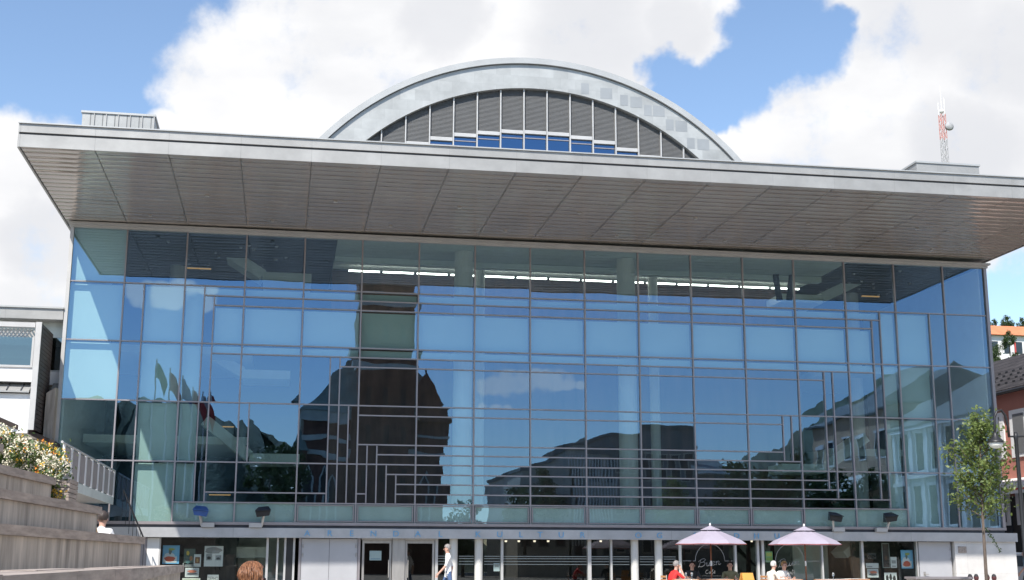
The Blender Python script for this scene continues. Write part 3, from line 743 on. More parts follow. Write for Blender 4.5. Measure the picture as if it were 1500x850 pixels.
def make_chair():
    r = empty('cafe_chair')
    link('seat', MB().box(-.21, .21, -.21, .21, .42, .45), M['lightwood'], r)
    b = MB()
    for z in (.6, .7, .8): b.box(-.2, .2, -.222, -.2, z, z + .06)
    link('backrest', b, M['lightwood'], r)
    for x in (-.19, .19):
        link('leg', MB().tube([(x, .19, 0), (x, .19, .42)], .014, 8), M['alu_light'], r)
        link('leg', MB().tube([(x, -.21, 0), (x, -.21, .88)], .014, 8), M['alu_light'], r)
    return r
tb = make_table(); ch = make_chair()
TY = -6.6
tables = [(1000, -6.6, 'table with glasses in front of the red-shirted diner'), (1050, -6.2, 'table under the first parasol beside the olive-shirted diner'), (1150, -6.5, 'table of the pair in white shirts'), (1218, -6.9, 'empty table beside the pale stair wall'), (1248, -5.6, 'empty table next to the poster window')]
for i, (u, y, lab) in enumerate(tables):
    t = tb if i == 0 else copy_tree(tb)
    t.location = (at(u, 840, y).x, y, G); t.rotation_euler.z = .1 * i
    tag(t, 'white-covered wooden cafe ' + lab, 'table', 'cafe tables')
seats = [(981, -6.6, -80, 'figure in a red shirt'), (1013, -5.2, 170, 'diner in dark clothes'), (1069, -5.4, 165, 'diner in an olive shirt'), (1127, -6.5, -75, 'diner with white hair'), (1143, -5.8, 200, 'blonde diner')]
spec = [
 (dict(top=RD, bottom=JE, shoe=SHOE, hair=HG), seated(.16, armR=[(.2, .40, .78), (.08, .38, 1.03), (.05, .34, 1.12)], armL=[(-.2, .40, .78), (-.10, .56, .79), (-.08, .63, .79)], sh=.44), 'person in a red shirt with a hand raised to the face at a cafe table'),
 (dict(top=BK, bottom=BK, shoe=SHOE, hair=HD), seated(.1), 'person in dark clothes sitting behind a table of glasses under a parasol'),
 (dict(top=OL, bottom=BK, shoe=SHOE, hair=HD), seated(.12, w=1.12), 'person in an olive shirt sitting under a parasol'),
 (dict(top=CR, bottom=BK, shoe=SHOE, hair=HW, fore='top'), seated(.1, sh=.44, w=1.1), 'white-haired person in a cream shirt at the table with a blonde companion'),
 (dict(top=W_, bottom=BK, shoe=SHOE, hair=HB), seated(.12, sh=.44), 'blonde person in a white top at the cafe table'),
]
for i, ((u, y, deg, who), (cols, J, lab)) in enumerate(zip(seats, spec)):
    x = at(u, 840, y).x; c = ch if i == 0 else copy_tree(ch)
    c.location = (x, y, G); c.rotation_euler.z = Hd(deg); tag(c, 'slatted wooden cafe chair under the ' + who, 'chair', 'cafe chairs')
    figure('person', (x, y, G), Hd(deg), J, cols, label=lab)
M['gl'] = mat('clear tableware', (.8, .85, .85), .08, 0, .02, 2, 0, (1, 1, 1), .8, None, .85)
gi = 0
for u, y, dx, dy, lab in ((1000, -6.6, -.12, -.1, 'wine glass near the table edge before the red-shirted diner'), (1000, -6.6, .12, .05, 'wine glass at the middle of the red-shirted diner\'s table'), (1000, -6.6, .24, -.18, 'wine glass towards the parasol on the red-shirted diner\'s table'), (1150, -6.5, .1, 0, 'wine glass on the table of the pair in white'), (1218, -6.9, .1, .1, 'wine glass on the empty table by the pale stair wall')):
    x = at(u, 840, y).x + dx
    g = link('wine_glass', MB().lathe([(.035, 0), (.03, .006), (.006, .012), (.006, .08), (.03, .11), (.038, .15), (.032, .2)], (0, 0, 0), 12), M['gl'], loc=(x, y + dy, G + .756), smooth=True)
    tag(g, lab, 'glass', 'glasses on the cafe tables')
ab = empty('sandwich_board', (at(1094, 845, -7).x, -7, G), .3, label='orange folding board standing between the two parasols', cat='sign')
M['orangeb'] = mat('orange painted board', (.75, .36, .08), .6, 0, .06)
for s in (-1, 1): link('panel', MB().hexa([(-.28, s * .28 - .012, 0), (.28, s * .28 - .012, 0), (.28, s * .28 + .012, 0), (-.28, s * .28 + .012, 0)], [(-.2, s * .03 - .012, .95), (.2, s * .03 - .012, .95), (.2, s * .03 + .012, .95), (-.2, s * .03 + .012, .95)]), M['orangeb'], ab)

# ================================================================== floodlights on the band
def make_flood():
    r = empty('floodlight')
    link('mount', MB().box(-.02, .42, -.12, .06, 0, .15), M['alu_light'], r)
    link('bracket', MB().beam((.0, -.05, .05), (-.07, -.2, .42), .07, .07), M['alu_light'], r)
    h = MB().hexa([(-.26, -.42, .40), (.16, -.42, .34), (.12, -.06, .36), (-.22, -.06, .42)], [(-.30, -.44, .56), (.22, -.44, .52), (.12, -.1, .66), (-.2, -.1, .70)])
    hd = link('lamp_head', h, M['black'], r)
    link('visor', MB().hexa([(-.31, -.5, .57), (.23, -.5, .53), (.13, -.12, .665), (-.21, -.12, .705)], [(-.31, -.5, .60), (.23, -.5, .56), (.13, -.12, .695), (-.21, -.12, .735)]), M['black'], hd)
    return r
M['bluel'] = mat('blue lamp housing', (.03, .10, .32), .4)
fl = make_flood()
for i, (u, sx, lab) in enumerate(((296, 1, 'blue-topped floodlight where the sun edge meets the band, at the end away from the tree'), (383, -1, 'black floodlight on the ledge beside the blue-topped one'), (1219, 1, 'black floodlight on the ledge above the poster window'), (1296, -1, 'black floodlight on the ledge nearest the small tree'))):
    f = fl if i == 0 else copy_tree(fl)
    f.location = (at(u, 768, -.12).x, -.18, Z0 - .16); f.scale = (sx, 1, 1); tag(f, lab, 'floodlight', 'floodlights on the ledge')
for k in kids(fl):
    if k.name.startswith('lamp_head'):
        for q in [k] + kids(k):
            q.data = q.data.copy(); q.data.materials[0] = M['bluel']

# ================================================================== posters behind the shop windows
def poster(u0, v0, u1, v1, lab, marks, col=(.75, .75, .73), Y=.46):
    a, b = at(u0, v0, Y), at(u1, v1, Y)
    r = empty('poster', (a.x, Y, b.z), label=lab, cat='poster', group='posters in the display windows')
    w, h = b.x - a.x, a.z - b.z
    link('sheet', MB().box(0, w, -.01, 0, 0, h), mat('poster paper %s' % (col,), col, .6, 0, .02), r)
    for i, (x0, z0, x1, z1, c, shape) in enumerate(marks):
        mb = MB(); y = -.014 - .003 * i
        if shape == 'box': mb.box(x0 * w, x1 * w, y, y + .002, z0 * h, z1 * h)
        elif shape == 'blob':
            cx, cz, rx, rz = (x0 + x1) / 2 * w, (z0 + z1) / 2 * h, (x1 - x0) / 2 * w, (z1 - z0) / 2 * h
            rr = random.Random(i + int(u0)); mb.prism([(cx + rx * math.cos(t) * rr.uniform(.75, 1.05), cz + rz * math.sin(t) * rr.uniform(.75, 1.05)) for t in [2 * math.pi * k / 14 for k in range(14)]], 'y', y, y + .002)
        else:
            t = text_mesh(shape, (z1 - z0) * h, .002); xs_ = [q[0] for q in t.v]; ww = max(xs_) - min(xs_); k = (x1 - x0) * w / ww
            mb.add([(p[0] * k + (x0 + x1) / 2 * w, y, p[2] + z0 * h) for p in t.v], t.f)
        link('print', mb, mat('ink %s' % (c,), c, .6, 0, .04), r)
    return r
BL, RDc, WH, BKc, GR = (.12, .42, .75), (.7, .12, .06), (.8, .8, .8), (.03, .03, .03), (.35, .36, .36)
beach = [(.06, .36, .86, .94, (.25, .55, .8), 'box'), (.04, .06, .86, .4, (.75, .75, .74), 'box'), (.05, .3, .75, .62, (.78, .8, .82), 'blob'), (.08, .08, .8, .42, RDc, 'blob'), (.35, .5, .55, .85, (.2, .22, .2), 'blob'), (.3, .72, .75, .86, (.45, .5, .12), 'blob')]
poster(239, 799, 262, 826, 'bright blue poster with a red shape behind the end display window by the terraces', beach, (.2, .5, .78))
poster(1319, 806, 1338, 833, 'bright blue poster with a red shape beside the grey steel door', beach, (.2, .5, .78))
poster(270, 804, 285, 830, 'dark green poster with a yellow spot, overlapped by a small white sheet', [(.2, .6, .5, .9, (.7, .5, .1), 'blob'), (.15, .15, .6, .4, (.10, .2, .2), 'blob'), (.5, .3, .8, .6, (.4, .2, .1), 'blob')], (.10, .14, .12))
poster(268, 825, 294, 830.5, 'narrow white caption strip under the dark green poster', [(.1, .3, .6, .6, GR, 'box')])
poster(284.5, 812, 294, 829, 'small white sheet with a brown picture beside the dark green poster', [(.15, .2, .85, .75, (.25, .12, .06), 'box'), (.35, .3, .65, .65, (.5, .3, .12), 'blob')], Y=.43)
car = [(.08, .15, .92, .9, (.55, .56, .58), 'box'), (.1, .2, .9, .5, (.1, .1, .11), 'blob'), (.15, .45, .9, .78, (.65, .2, .12), 'blob')]
poster(271.5, 832, 291, 845.5, 'white sheet with a red and black picture under the dark green poster', car)
poster(300, 800, 326, 830, 'white sheet with two small pictures and torn grey brush strokes', [(.1, .3, .42, .62, GR, 'box'), (.6, .3, .9, .55, GR, 'box'), (.0, .6, .95, .98, (.3, .3, .3), 'blob'), (.14, .33, .38, .5, BKc, 'blob'), (.64, .33, .86, .45, BKc, 'blob')])
poster(304, 842, 320, 852, 'white poster with tall black capitals below the torn grey sheet', [(.06, .15, .94, .95, BKc, 'DEPHO')])
poster(267, 847, 293, 856, 'pale yellow sheet at the bottom of the terrace-side display', [(.1, .2, .9, .8, (.5, .55, .4), 'box')], (.7, .7, .6))
poster(1270, 810, 1283.5, 819, 'black poster with white capitals at the top of the display by the steel door', [(.06, .12, .94, .9, WH, 'DEPHO')], (.05, .05, .05))
poster(1268, 825, 1287, 832.5, 'blank white card under the black poster with capitals', [(.1, .2, .5, .4, GR, 'box')])
poster(1270, 833.5, 1287, 846, 'white sheet with a red and black picture under the blank white card', car)
poster(1304, 816, 1314, 832, 'narrow white sheet with a grey picture next to the long dark frame', [(.15, .4, .85, .7, GR, 'box'), (.2, .1, .8, .2, GR, 'box')])
poster(1291, 796, 1304, 832, 'tall dark picture in a thin pale frame', [(.08, .03, .92, .97, (.07, .05, .045), 'box'), (.3, .3, .7, .5, (.15, .08, .05), 'blob')], (.3, .33, .31))
poster(1295, 839, 1314, 854, 'white sheet of black figure outlines below the tall dark picture', [(.1, .1, .35, .8, BKc, 'blob'), (.38, .2, .62, .9, BKc, 'blob'), (.66, .1, .92, .75, BKc, 'blob')])
no = poster(541.5, 807, 558.5, 821, 'pale notice taped inside the glass door', [(.1, .12, .9, .2, (.3, .45, .6), 'box')], (.62, .7, .72), GY + .02); no['group'] = 'notices on the doors'
no = poster(723, 825, 732, 837, 'small pale notice low on the glass beside the striped window', [(.15, .5, .85, .85, GR, 'box')], (.6, .66, .68), GY + .03); no['group'] = 'notices on the doors'
no = poster(1121, 808, 1132, 824, 'green and yellow notice behind the lettered cafe window', [(.1, .1, .9, .45, (.30, .42, .08), 'box'), (.1, .55, .9, .9, (.5, .5, .10), 'box')], (.22, .45, .2), GY + .04); no['group'] = 'notices on the doors'

# ================================================================== timber capped terraces
def terrace(x1, y1, slope, ya, ztop, zbot, lab, back=9., th=.12):
    r = empty('terrace_wall', (x1, y1, zbot), label=lab, cat='terrace', group='timber capped concrete terraces')
    dx, dy = slope * (ya - y1), ya - y1; h = ztop - zbot
    link('concrete_wall', MB().hexa([(-.06, -.06, 0), (dx - .06, dy, 0), (dx - back, dy, 0), (-back, -.06, 0)], [(-.06, -.06, h - th), (dx - .06, dy, h - th), (dx - back, dy, h - th), (-back, -.06, h - th)]), M['concrete'], r)
    n = max(2, int(abs(dy) / 2.4))
    for k in range(n):
        a, b = k / n, (k + 1) / n; g = .004
        for q in range(2):
            o0, o1 = -q * .22, -q * .22 - .21
            jz = R_.uniform(-.004, .004)
            link('timber_cap', MB().hexa([(dx * a + o0, dy * a - g, h - th + .002), (dx * b + o0, dy * b + g, h - th + .002), (dx * b + o1, dy * b + g, h - th + .002), (dx * a + o1, dy * a - g, h - th + .002)],
                 [(dx * a + o0, dy * a - g, h + jz), (dx * b + o0, dy * b + g, h + jz), (dx * b + o1, dy * b + g, h + jz), (dx * a + o1, dy * a - g, h + jz)]), M['oldwood'], r)
    return r
terrace(6.22, -21.75, -.036, -43.5, 1.40, G, 'lowest concrete terrace with a weathered timber cap')
terrace(5.64, -23.1, .11, -41, 1.87, 1.30, 'second concrete terrace from the ground, with a timber cap, under the seated person')
terrace(5.06, -24.36, .09, -40, 2.32, 1.77, 'third concrete terrace from the ground, carrying the flower planter')
terrace(4.35, -24.54, .1, -39, 2.77, 2.22, 'fourth concrete terrace from the ground, ending against the flowers')
tp = at(0, 655, -27); terrace(3.72, -25.6, .1, -38, 3.2, 2.67, 'topmost concrete terrace, mostly hidden behind the flowers')
# flowers
pl = empty('flower_planter', (1.32, -23.9, 2.32), label='slatted timber planter full of white, yellow and red flowers at the terrace end', cat='planter')
px1 = at(108, 720, -24.4).x - 1.4
bx = MB()
for k in range(-6, 6): bx.box(0, px1, -.45, -.42, .01 + k * .075, .075 + k * .075).box(0, px1, .42, .45, .01 + k * .075, .075 + k * .075).box(px1 - .03, px1, -.418, .418, .01 + k * .075, .075 + k * .075).box(0, .03, -.418, .418, .01 + k * .075, .075 + k * .075)
link('slats', bx, M['oldwood'], pl); link('soil', MB().box(.04, px1 - .04, -.41, .41, .3, .4), mat('soil', (.05, .035, .025), .9), pl)
rf = random.Random(5)
fol = MB(); blo = {k: MB() for k in ('white', 'yellow', 'red', 'orange')}
def quad(mb, c, s, rnd, el=1.6):
    n = Vector((rnd.gauss(0, 1), rnd.gauss(0, 1) - .4, rnd.gauss(0, 1) + .5)).normalized()
    a = n.orthogonal().normalized(); a.rotate(Matrix.Rotation(rnd.random() * 6.28, 3, n)); b = n.cross(a)
    mb.add([c - a * s * el, c + b * s * .6 - a * s * .2, c + a * s * el, c - b * s * .6 - a * s * .2], [(0, 1, 2, 3)])
centres = []
for k in range(260):
    t = rf.random(); x = .1 + t * (px1 - .25); y = rf.uniform(-.55, .35)
    hmax = .78 + .18 * math.sin(x * 2.3) * .5 - max(0, (x - (px1 - .7))) * .55 + max(0, px1 - .6 - x) * .36
    z = .4 + rf.random() ** .6 * (hmax - .1)
    if x > px1 - .55 and rf.random() < .5: z = rf.uniform(.12, .7); y = -.52; 
    centres.append(Vector((x, y, z)))
colr = ['white'] * 20 + ['yellow'] * 8 + ['red'] * 1 + ['orange'] * 1
for c in centres:
    kind = rf.choice(colr)
    for q in range(22): quad(fol, c + Vector((rf.gauss(0, .09), rf.gauss(0, .09), rf.gauss(-.03, .09))), rf.uniform(.018, .04), rf)
    for q in range(17 if kind == 'white' else 10):
        cc = c + Vector((rf.gauss(0, .08), rf.gauss(-.04, .05), rf.gauss(.04, .045)))
        for w in range(4): quad(blo[kind], cc + Vector((rf.gauss(0, .012), rf.gauss(0, .012), rf.gauss(0, .012))), .017, rf, 1.1)
link('foliage', fol, leaf_mat('flower leaves', (.05, .10, .02), (.13, .18, .05)), pl, fix=False)
for k, c in (('white', (.80, .74, .58)), ('yellow', (.8, .5, .05)), ('red', (.65, .03, .03)), ('orange', (.8, .25, .04))):
    link(k + '_blossoms', blo[k], mat(k + ' petals', c, .7, 0, .08, 20), pl, fix=False)
# person on the terrace and a cushion
ps = at(147, 775, -21.95)
figure('person', (ps.x, -21.95, 1.40 - .37), Hd(-12), seated(.02), dict(top=W_, bottom=BK, shoe=SHOE, hair=HD), label='person in a white shirt sitting on the terrace edge beyond the flowers')
st_ = link('timber_step', MB().box(-.6, .6, -.3, .16, 0, .05), M['oldwood'], loc=(ps.x, -21.95, 1.402)); tag(st_, 'low timber step the white-shirted person on the terrace sits on', 'step')
cu = link('bag', MB().hexa([(-.45, -.15, 0), (.3, -.15, 0), (.3, .15, 0), (-.45, .15, 0)], [(-.2, -.06, .14), (.25, -.06, .2), (.25, .06, .2), (-.2, .06, .14)]), cloth('tan cloth', (.75, .48, .24)), loc=(at(116, 780, -23.6).x, -23.6, 1.875)); tag(cu, 'soft tan bag lying on the timber cap beside the seated person', 'bag')

# foreground person with long auburn hair, on a bench
fp = atz(366, 850, 1.15); d = 9.3
fx_, fy_ = at(353, 826, -35.2).x, -35.2
hb = empty('bench', (fx_, fy_, G), label='plain wooden bench under the person with long auburn hair', cat='bench')
link('seat', MB().box(-.8, .8, -.22, .22, .30, .35), M['oldwood'], hb)
for x in (-.65, .65): link('leg', MB().box(x - .05, x + .05, -.18, .18, 0, .30), M['oldwood'], hb)
gp = figure('person', (fx_, fy_, G), Hd(-62), seated(.03, sh=.35, w=.88), dict(top=OR, bottom=JE, shoe=SHOE, hair=HR), label='person with long straight auburn hair seen from behind, close to the camera')
lh = MB(); rh = random.Random(2); hc = Vector((0, .12, .35 + .765))
for k in range(620):
    a = rh.uniform(.12, 2 * math.pi - .12) + math.pi / 2      # all round except the face
    if abs(((a - math.pi / 2 + math.pi) % (2 * math.pi)) - math.pi) < 1.2: continue
    t = rh.uniform(0, .9); rr = .02 + .086 * math.sin(t * math.pi / 2)
    top = hc + Vector((rr * math.cos(a), rr * math.sin(a) * 1.15 - .01, .112 * math.cos(t * math.pi / 2) + .012))
    md = hc + Vector((.092 * math.cos(a), .105 * math.sin(a) - .01, -.02 + rh.gauss(0, .01)))
    lo = hc + Vector((.092 * math.cos(a) + rh.gauss(0, .012), .10 * math.sin(a) - .035, -.18 + rh.gauss(0, .02)))
    en = lo + Vector((rh.gauss(0, .025), -.02, -.2 + rh.gauss(0, .05)))
    lh.tube([top, (top + md) / 2 + (md - hc) * .12, md, lo, en], [.004, .006, .006, .005, .0025], 4)
link('long_hair', lh, leaf_mat('auburn strands', (.09, .035, .018), (.30, .14, .07), .05), gp, smooth=True)
# ================================================================== raised walkway at the left end
wk = empty('raised_walkway', (2.25, -.4, 0), label='raised walkway with a slender metal railing leading to the glass front', cat='walkway')
M['perf'] = mat('perforated grey panel', (.36, .32, .32), .6, .2, .05)
ZR = 4.5
link('deck', MB().box(-1.9, .0, -11, 0, 3.40, 3.58), M['alu_light'], wk)
link('edge_glass', MB().box(.004, .024, -11, -.02, 3.36, 3.62), M['frost'], wk)
link('top_rail', MB().tube([(0, -11, ZR), (0, 0, ZR)], .035, 8), M['alu_light'], wk)
for k in range(9):
    y = -.06 - 1.32 * k; link('post', MB().box(-.03, .03, y - .035, y + .035, 3.582, ZR), M['white'], wk)
for k in range(8):
    y = -.06 - 1.32 * k; link('infill_panel', MB().box(-.02, -.008, y - 1.27, y - .05, 3.66, ZR - .06), M['perf'], wk)
for y in (-.5, -5.5, -10.5): link('support_column', MB().box(-1.3, -1.0, y - .15, y + .15, 0, 3.4), M['concrete'], wk)
sr = empty('stair_rail', (2.6, -1.5, G), label='thin dark handrail slanting down beside the end wall under the walkway', cat='handrail')
a, b = at(181, 718, -1.5), at(211, 790, -1.5)
o = Vector((2.6, -1.5, G)); link('rail', MB().tube([a - o, b - o], .028, 8), M['black'], sr)
for k in range(7):
    p = a.lerp(b, k / 6) - o; link('baluster', MB().tube([(p.x, p.y, max(p.z - .9, 0)), p], .01, 6), M['black'], sr)
# ================================================================== neighbouring building on the left
nb_ = empty('neighbour_building', (-6, 0, 0), label='low white and zinc neighbour building with a pergola lattice beside the glass hall', cat='building')
def NB(name, x0, x1, y0, y1, z0, z1, m, parent=None): return link(name, MB().box(x0 + 6, x1 + 6, y0, y1, z0, z1), M[m], parent or nb_)
roof = NB('roof', -14, .12, -.1, 14, 9.75, 10.13, 'zinc'); NB('roof_edge', -14, .13, -.16, .2, 10.13, 10.19, 'rim', roof)
NB('upper_wall', -14, .1, .5, 14, 9.2, 9.75, 'pale')
w = NB('window', -14, .1, .52, .54, 8.0, 9.2, 'glass_n'); NB('frame', -.75, -.68, .45, .53, 8.0, 9.2, 'alu_light', w); NB('frame', -14, .1, .44, .53, 7.95, 8.03, 'alu_light', w)
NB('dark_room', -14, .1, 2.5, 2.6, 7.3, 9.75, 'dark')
NB('band_panel', -14, .1, .3, .5, 7.5, 7.95, 'white')
NB('lower_wall', -14, .1, .45, 14, .0, 7.5, 'concrete')
# oriel in front
NB('oriel_wall', -14, -.42, -1.9, .28, 5.6, 6.9, 'white')
lat = MB().box(-8, 5.58, -2.0, -1.86, 9.12, 9.28)
link('pergola_beam', lat, M['alu_light'], nb_)
for sx_ in (-1, 1):
    sl = MB()
    for k in range(60):
        x = -2 + k * .126; yy = -1.7 if sx_ < 0 else -1.4
        sl.beam((x, yy, 9.1), (x + sx_ * .22, yy, 8.8), .03, .045)
    link('lattice_slats', sl, M['alu_light'], nb_)
NB('oriel_sill', -14, -.42, -1.95, -1.8, 7.77, 7.84, 'alu_light'); NB('oriel_band', -14, -.42, -1.9, .28, 7.3, 7.77, 'white')
ow = NB('oriel_window', -14, -.45, -1.86, -1.84, 7.84, 8.8, 'glass_n'); NB('frame', -.5, -.43, -1.9, -1.8, 7.84, 8.8, 'alu_light', ow)
lr = link('lean_to_roof', MB().hexa([(-8, -2.05, 6.92), (5.56, -2.05, 6.92), (5.56, -1.4, 7.3), (-8, -1.4, 7.3)], [(-8, -2.05, 6.98), (5.56, -2.05, 6.98), (5.56, -1.4, 7.36), (-8, -1.4, 7.36)]), M['zinc'], nb_)
sm = MB()
for k in range(12): x = 5.3 - k * .45; sm.beam((x, -2.06, 6.99), (x, -1.4, 7.37), .03, .05)
link('standing_seams', sm, M['zinc_dark'], lr)
link('lean_to_roof', MB().hexa([(5.9, -.1, 7.1), (6.1, -.1, 7.1), (6.1, .3, 7.5), (5.9, .3, 7.5)], [(5.9, -.1, 7.16), (6.1, -.1, 7.16), (6.1, .3, 7.56), (5.9, .3, 7.56)]), M['zinc'], nb_)
fin = NB('fin_wall', -.40, -.21, -2.02, -1.96, 5.7, 9.3, 'alu_light')
fm = MB()
for k in range(26): fm.box(5.61, 5.79, -1.955, .2, 5.72 + k * .137, 5.72 + k * .137 + .12)
link('slatted_fin_side', fm, mat('dark stained slats', (.07, .05, .045), .6, 0, .3, 4), fin)
q0, q1 = at(-60, 585, -3.0), at(80, 646, -1.2); n6 = Vector((6, 0, 0))
link('timber_soffit', MB().hexa([q0 + n6 + Vector((0, 0, -.22)), q1 + n6 + Vector((0, 0, -.12)), q1 + n6 + Vector((0, 1.2, -.12)), q0 + n6 + Vector((0, 2.5, -.22))], [q0 + n6, q1 + n6, q1 + n6 + Vector((0, 1.2, 0)), q0 + n6 + Vector((0, 2.5, 0))]), mat('shade-toned timber underside', (.06, .045, .04), .8, 0, .3, 3), nb_)  # timber darkened in its colour so the front reads as shaded underside
link('concrete_pier', MB().hexa([(5.85, -.6, 0), (6.2, -.6, 0), (6.2, .25, 0), (5.85, .25, 0)], [(5.85, -.6, 7.1), (6.15, -.6, 7.3), (6.15, .25, 7.3), (5.85, .25, 7.1)]), M['concrete'], nb_)

# ================================================================== generic houses
def house(name, loc, w, d, h, ridge, wallm, roofm, label, cat='building', win=None, hip=0., ov=.4, rz=0., axis='x', group=None, winm=None, framem=None, chimney=None):
    """footprint w x d centred at loc; win: list of (side, columns, rows, w, h, z0, dz)"""
    r = empty(name, loc, rz, label=label, cat=cat, group=group)
    link('wall', MB().box(-w / 2, w / 2, -d / 2, d / 2, 0, h), wallm, r)
    if ridge:
        a, b = w / 2 + ov, d / 2 + ov
        if axis == 'x': p, q = (-a + hip * b, 0), (a - hip * b, 0)
        else: p, q = (0, -b + hip * a), (0, b - hip * a)
        vs = [(-a, -b, h), (a, -b, h), (a, b, h), (-a, b, h), (p[0], p[1], ridge), (q[0], q[1], ridge), (-a, -b, h - .18), (a, -b, h - .18), (a, b, h - .18), (-a, b, h - .18)]
        if axis == 'x': fs = [(0, 1, 5, 4), (2, 3, 4, 5), (1, 2, 5), (3, 0, 4)]
        else: fs = [(1, 2, 5, 4), (3, 0, 4, 5), (0, 1, 4), (2, 3, 5)]
        fs += [(6, 7, 1, 0), (7, 8, 2, 1), (8, 9, 3, 2), (9, 6, 0, 3), (9, 8, 7, 6)]
        rf_ = link('roof', MB().add(vs, fs), roofm, r)
    else:
        rf_ = link('roof', MB().box(-w / 2 - .15, w / 2 + .15, -d / 2 - .15, d / 2 + .15, h, h + .35), roofm, r)
    if chimney: link('chimney', MB().box(chimney[0] - .5, chimney[0] + .5, chimney[1] - .5, chimney[1] + .5, h, chimney[2]), wallm, rf_)
    for side, nc, nr, ww, wh, z0, dz in (win or []):
        ln = w if side in 'fb' else d
        for c in range(nc):
            for q in range(nr):
                t = -ln / 2 + ln * (c + .5) / nc; z = z0 + q * dz
                def BX(e, y0, y1, za, zb):
                    if side == 'f': return (t - e, t + e, -d / 2 - y1, -d / 2 - y0, za, zb)
                    if side == 'b': return (t - e, t + e, d / 2 + y0, d / 2 + y1, za, zb)
                    if side == 'l': return (-w / 2 - y1, -w / 2 - y0, t - e, t + e, za, zb)
                    return (w / 2 + y0, w / 2 + y1, t - e, t + e, za, zb)
                f = link('window', MB().box(*BX(ww / 2 + .12, .0, .06, z - .12, z)).box(*BX(ww / 2 + .2, .0, .12, z + wh, z + wh + .18)).box(*BX(ww / 2 + .12, 0, .04, z, z + wh)), framem or M['white'], r)
                link('pane', MB().box(*BX(ww / 2, .042, .05, z, z + wh)), winm or WINM, f)
    return r
WINM = mat('dark window glass', (.03, .04, .05), .08, 0, .1, 1)
TILE = grid_mat('dark roof tiles', (.055, .05, .052), .3, .33, 'YZ', .25, .03, .4, .9, 0, .01, .5, .1)
PINK = mat('salmon painted timber', (.42, .17, .13), .7, 0, .07, 1.2)
# salmon house at the right: its street wall runs along y
ph = empty('salmon_house', (46, 14, 0), label='salmon pink house with a dark tiled roof beside the glass front', cat='house')
XP = -6.0   # local x of the street wall
link('wall', MB().box(XP, 6, -13, 8, 0, 9.0), PINK, ph)
slope = [(XP - .45, 8.98), (XP - .45, 9.12), (0, 12.3), (6.45, 9.12), (6.45, 8.98), (0, 12.1)]
rf_ = link('roof', MB().prism([(a, b) for a, b in slope], 'y', -13.4, 8.4), TILE, ph)
for r0 in range(4):
    for k in range(14):
        y = -11.2 + k * .62 + (r0 % 2) * .3; t = .13 + r0 * .11; x = XP - .45 + t * 6.45; z = 9.12 + t * 3.18
        link('snow_guard', MB().box(x - .02, x + .02, y - .09, y + .09, z - .02, z + .09), M['black'], rf_)
link('gutter', MB().tube([(XP - .5, -13.4, 8.98), (XP - .5, 8.4, 8.98)], .07, 8), M['black'], ph)
for y in (-12.2, -10.2, -8.35, -6.4, -3.5, 0, 3.5):
    for z, hh in ((6.25, 1.75), (3.3, 1.6)):
        f = link('window', MB().box(XP - .08, XP - .01, y - .72, y + .72, z - .15, z + hh + .2), M['white'], ph)
        link('shutter', MB().box(XP - .11, XP - .085, y - .42, y + .42, z, z + hh), M['louvre'], f)
link('shopfront_lintel', MB().box(XP - .5, XP - .02, -13, 8, 3.0, 3.22), M['white'], ph) if False else None
aw = link('awning', MB().hexa([(XP - .9, -13, 4.45), (XP, -13, 4.6), (XP, 8, 4.6), (XP - .9, 8, 4.45)], [(XP - .9, -13, 4.95), (XP, -13, 5.2), (XP, 8, 5.2), (XP - .9, 8, 4.95)]), M['white'], ph)
link('shopfront', MB().box(XP - .04, XP - .01, -13, 8, G, 4.4), M['black'], ph)
for y in range(-12, 8, 3): link('shop_window', MB().box(XP - .06, XP - .045, y - 1.2, y + 1.2, .9, 3.8), WINM, ph)
M['redm'] = mat('red sign paint', (.5, .06, .05), .5)
link('sign_strip', MB().box(XP - .92, XP - .9, -13, 8, 4.6, 4.68), M['redm'], aw)
# white building with an orange roof on the hill
ORF = mat('orange tile roof', (.55, .19, .09), .8, 0, .12, .6)
HZB = 25
hh_ = empty('hill_building', (125, 121, HZB), label='long white building with an orange roof up on the hill', cat='building')
link('wall', MB().box(-20, 20, 0, 12, 0, 8.9), M['white'], hh_)
link('roof', MB().hexa([(-20.6, -.6, 8.9), (20.6, -.6, 8.9), (20.6, 12.6, 8.9), (-20.6, 12.6, 8.9)], [(-18.5, 1.5, 10.6), (18.5, 1.5, 10.6), (18.5, 10.5, 10.6), (-18.5, 10.5, 10.6)]), ORF, hh_)
for row, z in ((0, 6.3), (1, 2.7)):
    for k in range(16):
        x = -18.6 + k * 1.9; f = link('window', MB().box(x - .62, x + .62, -.08, 0, z, z + 1.7), WINM, hh_); 
        link('shutter', MB().box(x - .62, x - .4, -.12, -.082, z, z + 1.7), M['redm'] if k % 2 else M['white'], f)
